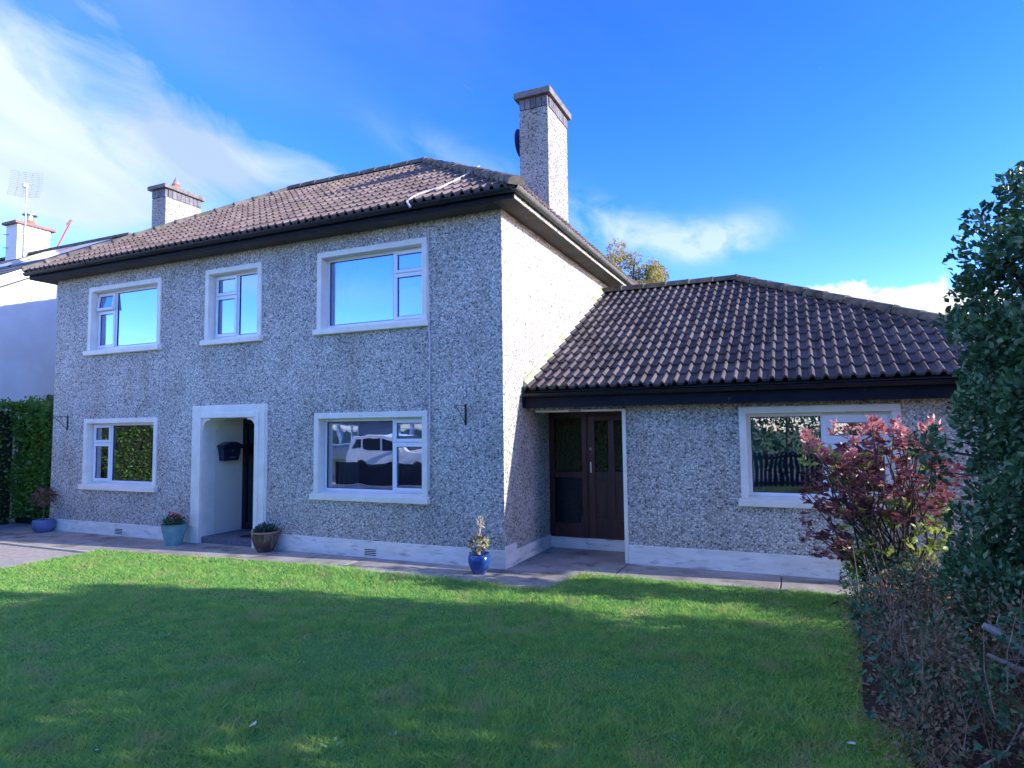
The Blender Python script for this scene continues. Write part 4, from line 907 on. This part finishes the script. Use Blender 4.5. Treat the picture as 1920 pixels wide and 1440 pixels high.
# soil bed under the bush
sb = MB(); sheet_z(sb, [(4.16, .14), (4.08, -.8), (4.1, -1.6), (4.02, -2.5), (3.98, -3.1), (4.1, -3.6), (4.25, -4.2), (4.6, -9), (9, -9), (9, .14)], .052); struct('flower_bed', sb, SOIL)
V, F = leaf_arrays(np.stack([RNG.uniform(3.95, 4.9, 1500), RNG.uniform(-4.2, .0, 1500), RNG.uniform(.052, .075, 1500)], 1), np.concatenate([RNG.normal(0, 1, (1500, 2)), np.zeros((1500, 1))], 1), .04, .9, .2)
tag(np_mesh('leaf_litter', V, F, LEAF_BRN), 'dry leaf litter under the brown bush', 'leaf litter')

# tall garden trees beyond the right edge that shade the lawn
def shade_tree(lab, cx, cy, h, r, n, zlo=.4):
    t = thing('evergreen_tree', lab, 'tree', (cx, cy, 0), 'tall evergreens along the right boundary'); cl = []
    for i in range(110):
        z = zlo+(h-zlo)*random.random(); rm = r*(1 if z < h*.6 else max(.25, 1-(z-h*.6)/(h*.4)*.8)); a = random.uniform(0, 6.28); q = rm*math.sqrt(random.random())*.85
        cl.append((cx+q*math.cos(a), cy+q*math.sin(a), z, random.uniform(.30, .55)))
    stems(t, 'trunk', BARK, (cx, cy, 0), [(cx, cy, h*.85)], .12, cuts=6); crown(t, LEAF_DK, cl, n, .14, 1.1)
for i, (a, b_, h, r) in enumerate(((7.6, -3.5, 5.6, 1.3), (7.7, -5.3, 6.4, 1.5), (7.6, -7.3, 6.6, 1.5), (8.0, -9.4, 6.5, 1.6), (8.2, -11.6, 6.6, 1.6), (9.5, -2.75, 6.3, 1.0), (10.2, -4.6, 6.6, 1.4))):
    shade_tree(('evergreen beside the tall shrub', 'second evergreen from the tall shrub', 'third evergreen from the tall shrub', 'fourth evergreen towards the road', 'evergreen nearest the road', 'evergreen behind the first row', 'rear evergreen away from the house')[i]+', dense dark crown', a, b_, h, r, 6500)

# left boundary hedge
HG = thing('hedge', 'tall clipped green laurel hedge at the left end of the house', 'hedge', (-11.2, -1, 0))
n_ = 30000
def slab_pts(n, x0, x1, y0, y1, z0, z1):
    P = np.stack([RNG.uniform(x0, x1, n), RNG.uniform(y0, y1, n), RNG.uniform(z0, z1, n)], 1); D = RNG.normal(0, .4, (n, 3)); D[:, 2] += .1
    k = RNG.integers(0, 4, n)
    P[k == 0, 1] = y0+np.abs(RNG.normal(0, .06, (k == 0).sum())); D[k == 0, 1] -= .9
    P[k == 1, 2] = z1-np.abs(RNG.normal(0, .06, (k == 1).sum())); D[k == 1, 2] += .9
    P[k == 2, 0] = x1-np.abs(RNG.normal(0, .06, (k == 2).sum())); D[k == 2, 0] += .9
    P += (np.sin(P[:, [1, 2, 0]]*5.0)*.06+np.sin(P[:, [2, 0, 1]]*13.0)*.03); q = (k == 1) & (RNG.uniform(0, 1, n) < .06); P[q, 2] += RNG.uniform(0, .16, q.sum()); return P, D
PA, DA = slab_pts(17000, -11.55, -9.90, .16, .8, .12, 2.46); PB, DB = slab_pts(34000, -12.3, -11.35, -9.5, .3, .12, 2.52)
V, F = leaf_arrays(np.concatenate([PA, PB]), np.concatenate([DA, DB]), .075, 1.1, .4); np_mesh('foliage', V, F, LEAF_HEDGE, HG)
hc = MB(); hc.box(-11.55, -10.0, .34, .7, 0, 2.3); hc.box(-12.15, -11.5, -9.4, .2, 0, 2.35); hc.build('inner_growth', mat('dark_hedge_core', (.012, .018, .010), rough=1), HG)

# tree behind the house
TB = thing('autumn_tree', 'round tree turning yellow behind the gable and the wing roof', 'tree', (-1.9, 13, 0)); cl = []
for i in range(110):
    a = random.uniform(0, 6.28); q = math.sqrt(random.random()); z = 4.2+3.5*random.random(); rm = 2.0*math.sqrt(max(.05, 1-((z-5.4)/2.7)**2))
    cl.append((-2.1+q*rm*math.cos(a), 13+q*rm*math.sin(a), z, random.uniform(.2, .36)))
cl += [(-.25, 13, 6.45, .2), (-.1, 12.8, 6.25, .16), (-.5, 13, 6.75, .22)]+[(random.uniform(-2.2, -.2), 13+random.gauss(0, .3), 0, .28) for k in range(46)]
cl = [(a, b_, c_ if c_ else random.uniform(5.3, 7.6-.62*abs(a+1.35)), d_) for a, b_, c_, d_ in cl]
crown(TB, LEAF_AUT, cl, 36000, .085, .9); stems(TB, 'trunk', BARK, (-2.1, 13, 0), [(c[0], c[1], c[2]) for c in cl[:22]], .09, cuts=6, wob=.15)
TC = thing('garden_tree', 'pale leafy treetop behind the right end of the wing roof', 'tree', (8.2, 10.5, 0)); cl = [(8.2+random.gauss(0, .9), 10.5+random.gauss(0, .6), random.uniform(2.6, 4.2), .4) for i in range(30)]
crown(TC, LEAF_AUT, cl, 2600, .13, .9); stems(TC, 'trunk', BARK, (8.2, 10.5, 0), [(8.2, 10.5, 3.9), (8.6, 10.4, 3.6), (7.7, 10.6, 3.6)], .09)

# ------------------------------------------------------------------ neighbour's house
NB = thing('white_house', 'white rendered house next door with grey slate roof', 'house', (-17, 3, 0))
NX, RY, RZ, SLP = -12.5, 3.45, 7.18, .568; yF, yB = -1.6, 8.5; zF = RZ-SLP*(RY-yF)
b = MB(); b.v = [(NX, yF, -.1), (NX, yB, -.1), (NX, yB, RZ-SLP*(yB-RY)-.12), (NX, RY, RZ-.12), (NX, yF, zF-.12)]; b.v += [(-25, *q[1:]) for q in b.v]
b.f = [(0, 1, 2, 3, 4), (9, 8, 7, 6, 5), (0, 4, 9, 5), (1, 0, 5, 6), (2, 1, 6, 7), (3, 2, 7, 8), (4, 3, 8, 9)]
b.build('wall', NWALL, NB)
b = MB(); ov = .22
b.prism([(yF-.4, zF-SLP*.4-.10), (yF-.4, zF-SLP*.4), (RY, RZ), (yB+.4, RZ-SLP*(yB+.4-RY)), (yB+.4, RZ-SLP*(yB+.4-RY)-.10), (RY, RZ-.10)], 'x', -25.2, NX+ov-.03)
nr = b.build('roof', NROOF, NB)
b = MB(); b.prism([(yF-.42, zF-SLP*.42-.24), (yF-.42, zF-SLP*.42+.0), (RY, RZ+.0), (yB+.42, RZ-SLP*(yB+.42-RY)+.0), (yB+.42, RZ-SLP*(yB+.42-RY)-.24), (RY, RZ-.24)], 'x', NX+ov-.03, NX+ov)
b.build('barge_board', PAINT, NB)
b = MB()
for i in range(26): MB_ = b.box(-25+.48*i, -25+.48*i+.455, RY-.11, RY+.11, RZ-.02, RZ+.05)
for i in range(12):
    pass
b.build('ridge', RIDGE, nr)
for i in range(10):   # slate courses
    y0 = RY-.12-i*.42; y1 = y0-.42; z0 = RZ-SLP*(RY-y0)+.004; z1 = RZ-SLP*(RY-y1)+.022
    q = MB(); q.v = [(-25.2, y0, z0), (NX+ov-.03, y0, z0), (NX+ov-.03, y1, z1), (-25.2, y1, z1), (-25.2, y1, z1-.02), (NX+ov-.03, y1, z1-.02)]; q.f = [(0, 1, 2, 3), (3, 2, 5, 4)]; q.build('slate_course', NROOF, nr)
for xa in (-15.4, -13.9):
    y0, y1 = 2.9, 1.3; b = MB(); zz = lambda y: RZ-SLP*(RY-y)+.07
    b.v = [(xa, y0, zz(y0)), (xa+1.35, y0, zz(y0)), (xa+1.35, y1, zz(y1)), (xa, y1, zz(y1)), (xa, y0, zz(y0)-.04), (xa+1.35, y0, zz(y0)-.04), (xa+1.35, y1, zz(y1)-.04), (xa, y1, zz(y1)-.04)]
    b.f = [(0, 1, 2, 3), (7, 6, 5, 4), (0, 4, 5, 1), (1, 5, 6, 2), (2, 6, 7, 3), (3, 7, 4, 0)]; b.build('solar_panel', mat('solar_glass', (.01, .015, .05), rough=.15), nr)
ncx = -17.0
b = MB().box(ncx-.55, ncx, 3.05, 3.95, 6.6, 8.02); nc = b.build('chimney', NWALL, NB)
MB().box(ncx-.62, ncx+.08, 2.95, 4.08, 8.02, 8.10).build('chimney_cap', mat('red_oxide_cap', (.30, .16, .14), (.22, .15, .13), scale=8, rough=.9), nc, bevel=.01)
MB().lathe([(.15, 8.10), (.13, 8.25), (.12, 8.26)], ncx-.25, 3.5, 14).build('chimney_pot', TERRA, nc, smooth=True)
MB().lathe([(.10, 8.26), (.10, 8.42), (.19, 8.42), (.19, 8.45), (.0, 8.50)], ncx-.25, 3.5, 16).build('cowl', GALV, nc, smooth=True)
# its aerials
am = thing('television_aerial', 'tall galvanised mast with a square grid aerial on the white chimney', 'aerial', (ncx+.05, 3.2, 7))
MB().tube([(ncx+.06, 3.22, 7.0), (ncx+.06, 3.22, 9.15)], .024, 8).build('mast', GALV, am)
for z in (7.35, 7.75): MB().tube([(ncx-.6, 3.0, z), (ncx+.1, 3.22, z)], .014, 5).build('bracket', GALV, am)
gb = MB(); c0 = Vector((ncx+.0, 3.26, 9.22)); ua = Vector((.80, .60, -.06)).normalized(); va = Vector((.0, .1, 1)).normalized(); na = ua.cross(va)
for k in range(15):
    s_ = -.42+.06*k; cur = lambda a, b_: na*(.35*(a*a+b_*b_))
    gb.tube([c0+ua*a+va*s_*.9+cur(a, s_) for a in (-.42, -.2, 0, .2, .42)], .0035, 4, cap=False)
    if k % 3 == 0: gb.tube([c0+ua*s_+va*a*.9+cur(s_, a) for a in (-.42, -.2, 0, .2, .42)], .0045, 4, cap=False)
gb.build('grid_reflector', GALV, am, recalc=False)
MB().box(ncx+.03, ncx+.13, 3.10, 3.22, 9.12, 9.24).build('receiver', PAINT, am, bevel=.01)
pb = thing('red_pole', 'leaning red pole strapped to the right side of the white chimney', 'pole', (-18, 4, 7.4))
MB().tube([(ncx+.0, 4.02, 7.25), (ncx+.42, 4.25, 8.30)], .022, 6).build('pole', mat('red_paint', (.55, .05, .04), rough=.5), pb); MB().tube([(ncx+.38, 4.2, 8.25), (ncx+.46, 4.28, 8.42)], .035, 6).build('pole_cap', mat('brown_cap', (.3, .15, .1), rough=.7), pb)
for z in (7.5, 7.3): MB().tube([(ncx, 3.8, z), (ncx+.25, 4.1, z-.01)], .012, 5).build('strap', GALV, pb)
pc = thing('post_lamp', 'black lamp head just above the left hedge', 'lamp', (-12.0, 1.5, 2.4))
MB().tube([(-11.5, .9, 0), (-11.5, .9, 2.6)], .03, 8).build('post', BLACK, pc); MB().lathe([(.0, 2.5), (.055, 2.5), (.06, 2.70), (.05, 2.73), (0, 2.74)], -11.5, .9, 12).build('lamp_head', BLACK, pc, smooth=True)

# ------------------------------------------------------------------ across the street (seen in the window panes)
BG = thing('bungalow', 'bungalow across the road seen reflected in the living room window', 'house', (-18, -30, 0))
b = MB(); wall_panel(b, 'y', -26, -30, -8, -.1, 2.7, [(-25, -22.4, .9, 2.2), (-19.4, -16.6, .9, 2.2), (-14.4, -13.4, 0, 2.2), (-11.6, -9.4, .9, 2.2)], -.3); b.box(-30, -8, -34, -26.31, -.1, 2.7); b.build('wall', mat('bungalow_render', (.22, .23, .26), rough=.9), BG)
b = MB(); b.prism([(-34.5, 2.65), (-25.4, 2.65), (-25.4, 2.8), (-30, 5.0), (-34.5, 2.8)], 'x', -30.5, -7.5); b.build('roof', NROOF, BG)
MB().box(-30.5, -7.5, -25.38, -25.33, 2.62, 2.80).build('fascia', PAINT, BG)
for a, c in ((-25, -22.4), (-19.4, -16.6), (-11.6, -9.4)):
    f_ = MB(); f_.box(a, c, -26.1, -26.02, .9, .98); f_.box(a, c, -26.1, -26.02, 2.12, 2.2); f_.box(a, c, -26.1, -26.02, 1.75, 1.81)
    for q in (a, a+(c-a)*.3, c-(c-a)*.3, c-.07): f_.box(q, q+.07, -26.11, -26.01, .98, 2.12)
    wf = f_.build('window', UPVC, BG); MB().box(a, c, -26.14, -26.12, .9, 2.2).build('pane', GLASS, wf)
MB().box(-14.4, -13.4, -26.1, -26.05, 0, 2.2).build('door', MAHOG, BG)
# parked car: body profile with wheels and windows
CR = thing('parked_car', 'white estate car parked at the roadside, reflected in the living room window', 'car', (-11.5, -14.6, -.06))
CX, CY, CZ = -11.4, -14.2, -.07
prof = [(-2.1, .35), (-2.15, .75), (-2.08, 1.0), (-1.98, 1.15), (-1.75, 1.62), (-1.55, 1.68), (-.2, 1.70), (.25, 1.62), (.95, 1.14), (1.95, 1.0), (2.15, .85), (2.18, .4), (1.85, .3)]
def arch(cx): return [(cx+.38*math.cos(t), .34+.38*math.sin(t)) for t in [R(a) for a in (0, 30, 60, 90, 120, 150, 180)]]
pf = prof + arch(1.35) + arch(-1.3)
cb_ = MB(); cb_.prism([(CX+a, CZ+z) for a, z in pf], 'y', CY-.85, CY+.85); car = cb_.build('body', CARP, CR, bevel=.03)
for sgn in (1, -1):
    yy = CY+.853*sgn; y2 = CY+.858*sgn
    for q in ([(-1.75, 1.18), (-1.58, 1.52), (-1.25, 1.55), (-1.28, 1.16)], [(-1.15, 1.15), (-1.1, 1.56), (-.35, 1.58), (-.35, 1.13)], [(-.25, 1.13), (-.25, 1.57), (.15, 1.50), (.62, 1.12)]):
        MB().prism([(CX+a, CZ+z) for a, z in q], 'y', yy, y2).build('side_window', mat('tinted_glass', (.015, .02, .03), rough=.1), car)
    for wx in (-1.3, 1.35):
        ty = MB(); ty.v = []; 
        for yw_ in (CY+sgn*.66, CY+sgn*.86):
            for k in range(20): t_ = 2*math.pi*k/20; ty.v.append((CX+wx+.32*math.cos(t_), yw_, CZ+.34+.32*math.sin(t_)))
        for k in range(20): ty.f.append((k, (k+1) % 20, (k+1) % 20+20, k+20))
        ty.f.append(tuple(range(20))); ty.f.append(tuple(range(39, 19, -1))); wh = ty.build('wheel', TYRE, car)
        rm_ = MB()
        for yw_ in (CY+sgn*.861, CY+sgn*.868):
            for k in range(12): t_ = 2*math.pi*k/12; rm_.v.append((CX+wx+.2*math.cos(t_), yw_, CZ+.34+.2*math.sin(t_)))
        for k in range(12): rm_.f.append((k, (k+1) % 12, (k+1) % 12+12, k+12))
        rm_.f.append(tuple(range(12))); rm_.f.append(tuple(range(23, 11, -1))); rm_.build('hubcap', SILVER, car)
    MB().box(CX+.35, CX+.55, min(yy, yy+.18*sgn), max(yy, yy+.18*sgn), CZ+1.08, CZ+1.20).build('wing_mirror', CARP, car, bevel=.02)
MB().prism([(CX+a, CZ+z) for a, z in ((.30, 1.61), (.96, 1.16), (.99, 1.18), (.33, 1.64))], 'y', CY-.7, CY+.7).build('windscreen', MATS['tinted_glass'], car)
# front boundary
t = thing('added_reflection_gate', 'added dark boarded gate across the driveway end, darkens the window reflection', 'gate', (-8.9, -10, 0))  # unseen gate added so the lower window reflection stays dark
for k in range(24): MB().box(-11.2+k*.2, -11.2+k*.2+.185, -9.97, -9.94, .02, .76).build('board', MAILM, t)
MB().box(-11.2, -6.4, -10.03, -9.975, .2, .3).build('rail', MAILM, t); MB().box(-11.2, -6.4, -10.03, -9.975, .6, .68).build('rail', MAILM, t)
bw = MB(); bw.box(-6.3, 1.1, -10.1, -9.9, -.1, .76); tag(bw.build('garden_wall', mat('dark_rendered_wall', (.09, .09, .10), rough=.9), None), 'low dark boundary wall between lawn and road', 'wall')
for gx, lab in ((1.35, 'blue grey gate pillar with a pale cap, at the end of the low wall'), (4.4, 'blue grey gate pillar with a pale cap, beside the evergreens')):
    t = thing('gate_pillar', lab, 'pillar', (gx, -10, 0), 'gate pillars by the road'); MB().box(gx-.2, gx+.2, -10.2, -9.8, -.1, 1.25).build('shaft', mat('blue_grey_render', (.10, .13, .18), rough=.9), t)
    cp_ = MB(); cp_.v = [(gx-.26, -10.26, 1.25), (gx+.26, -10.26, 1.25), (gx+.26, -9.74, 1.25), (gx-.26, -9.74, 1.25), (gx, -10, 1.40)]; cp_.f = [(0, 3, 2, 1), (0, 1, 4), (1, 2, 4), (2, 3, 4), (3, 0, 4)]; cp_.build('cap', KERB, t)
gt_ = thing('garden_gate', 'dark slatted gate between the two gate pillars', 'gate', (2.9, -10, 0)); MB().box(1.57, 4.18, -10.03, -9.97, .15, .22).build('rail', MAILM, gt_); MB().box(1.57, 4.18, -10.03, -9.97, .95, 1.02).build('rail', MAILM, gt_)
for k in range(19): MB().box(1.60+k*.137, 1.60+k*.137+.09, -9.965, -9.945, .1, 1.1).build('slat', MAILM, gt_)
for i, (a, b_, h, r) in enumerate(((3.2, -24, 6.5, 2.8), (9, -25, 7, 3), (-2.5, -27, 6, 2.8))):
    t = thing('roadside_tree', ('dark tree across the road behind the gate', 'dark tree across the road furthest right', 'dark tree across the road beside the bungalow')[i], 'tree', (a, b_, 0), 'trees across the road'); cl = []
    for k in range(40):
        an = random.uniform(0, 6.28); q = math.sqrt(random.random())*r*.8; cl.append((a+q*math.cos(an), b_+q*math.sin(an), random.uniform(.8, h), random.uniform(.6, 1.0)))
    stems(t, 'trunk', BARK, (a, b_, 0), [(a, b_, h*.8)], .15); crown(t, LEAF_DK, cl, 3000, .22, 1.1)

hd = thing('roadside_hedge', 'tall dark hedge along the road behind the garden gate', 'hedge', (5, -13, 0))
cl = [(random.uniform(-1.5, 13), -12.6+random.gauss(0, .35), random.uniform(.3, 3.6), random.uniform(.45, .75)) for k in range(150)]
crown(hd, LEAF_DK, cl, 14000, .14, 1.1, 'foliage')
# ------------------------------------------------------------------ fallen leaves and weeds on the lawn
from math import hypot
fl_me = [leaf_mesh('fallen_leaf', mat('dead_leaf_tan', (.42, .33, .25), (.30, .22, .16), scale=40, rough=.8), 1.5), leaf_mesh('fallen_leaf', mat('dead_leaf_pale', (.62, .60, .55), rough=.7), 1.6), leaf_mesh('fallen_leaf', mat('yellow_leaf', (.60, .48, .10), rough=.7), 1.5), leaf_mesh('fallen_leaf', mat('brown_leaf', (.09, .05, .03), rough=.8), 1.4)]
spots = [(470, 1363, 1, .085, 'pale curled fallen leaf lying in the lower left of the lawn'), (1605, 1400, 1, .08, 'large whitish dead leaf on the lawn by the brown bush'), (482, 1113, 1, .05, 'tiny pale leaf at the edge of the sunlit grass'), (300, 1213, 1, .05, 'small white leaf on the left of the lawn'), (1035, 1150, 2, .05, 'small yellow leaf in the middle of the lawn'),
 (1215, 1248, 1, .045, 'small white leaf right of the lawn centre'), (1560, 1235, 3, .07, 'dark brown leaf on the grass near the bush'), (1493, 1200, 1, .05, 'pale leaf in the sun patch near the bush'), (180, 1411, 1, .06, 'whitish leaf near the bottom left corner'), (455, 1068, 3, .05, 'dark leaf on the path left of the blue pot'), (1045, 1118, 3, .05, 'dark leaf on the path by the lawn corner'), (925, 1081, 3, .045, 'dark leaf on the path right of the blue pot')]
for px, py, k, s_, lab in spots:
    d_ = fx*1205.4+rx*(px-960)-ux*(py-720); tt = (.05-CAM[2])/d_[2]; P_ = np.array(CAM)+d_*tt
    o = bpy.data.objects.new('fallen_leaf', fl_me[k]); COL.objects.link(o); on_path = 'path' in lab
    o.location = (P_[0], P_[1], .012 if on_path else .062); o.rotation_euler = (random.gauss(0, .4), random.gauss(0, .4), random.uniform(0, 6)); o.scale = (s_*.75,)*3
    tag(o, lab, 'leaf', 'fallen leaves')
# broad leaved weeds
wl = leaf_mesh('leaf', mat('weed_leaf', (.16, .34, .15), (.24, .44, .20), scale=20, rough=.45, transl=.2), 1.1)
weeds = [(735, 1385, 'weed rosette in the shadow left of the lawn centre'), (1370, 1340, 'large weed rosette in the lower right of the lawn'), (1265, 1395, 'weed rosette near the bottom right of the lawn'), (1400, 1415, 'weed rosette by the lower edge in front of the bush'), (310, 1195, 'weed rosette on the left of the lawn'), (620, 1400, 'weed rosette at the bottom of the lawn'), (880, 1265, 'weed rosette in the middle of the lawn'), (1500, 1430, 'weed rosette nearest the bush'), (1080, 1390, 'weed rosette at bottom centre'), (1560, 1150, 'weed rosette in the sun patch by the bush')]
for px, py, lab in weeds:
    d_ = fx*1205.4+rx*(px-960)-ux*(py-720); tt = (.03-CAM[2])/d_[2]; P_ = np.array(CAM)+d_*tt
    t = thing('weed', lab, 'weed', (P_[0], P_[1], .03), 'broad leaved weeds in the lawn')
    for k in range(12):
        a = random.uniform(0, 6.28); q_ = random.uniform(0, .07); piece('leaf', wl, t, (P_[0]+q_*math.cos(a), P_[1]+q_*math.sin(a), .03), rotmat((math.cos(a), math.sin(a), random.uniform(.4, 1.6))), random.uniform(.022, .045))
# small tuft of weed in the wing gutter
t = thing('gutter_weed', 'small green weed growing on the tiles at the left end of the wing gutter', 'weed', (.6, .72, 2.47))
for cx in (.45, .62, .80):
    for k in range(7): a = random.uniform(0, 6.28); piece('leaf', wl, t, (cx+random.gauss(0, .02), .70, 2.45), rotmat((math.cos(a), math.sin(a)-.3, .6)), random.uniform(.05, .09))
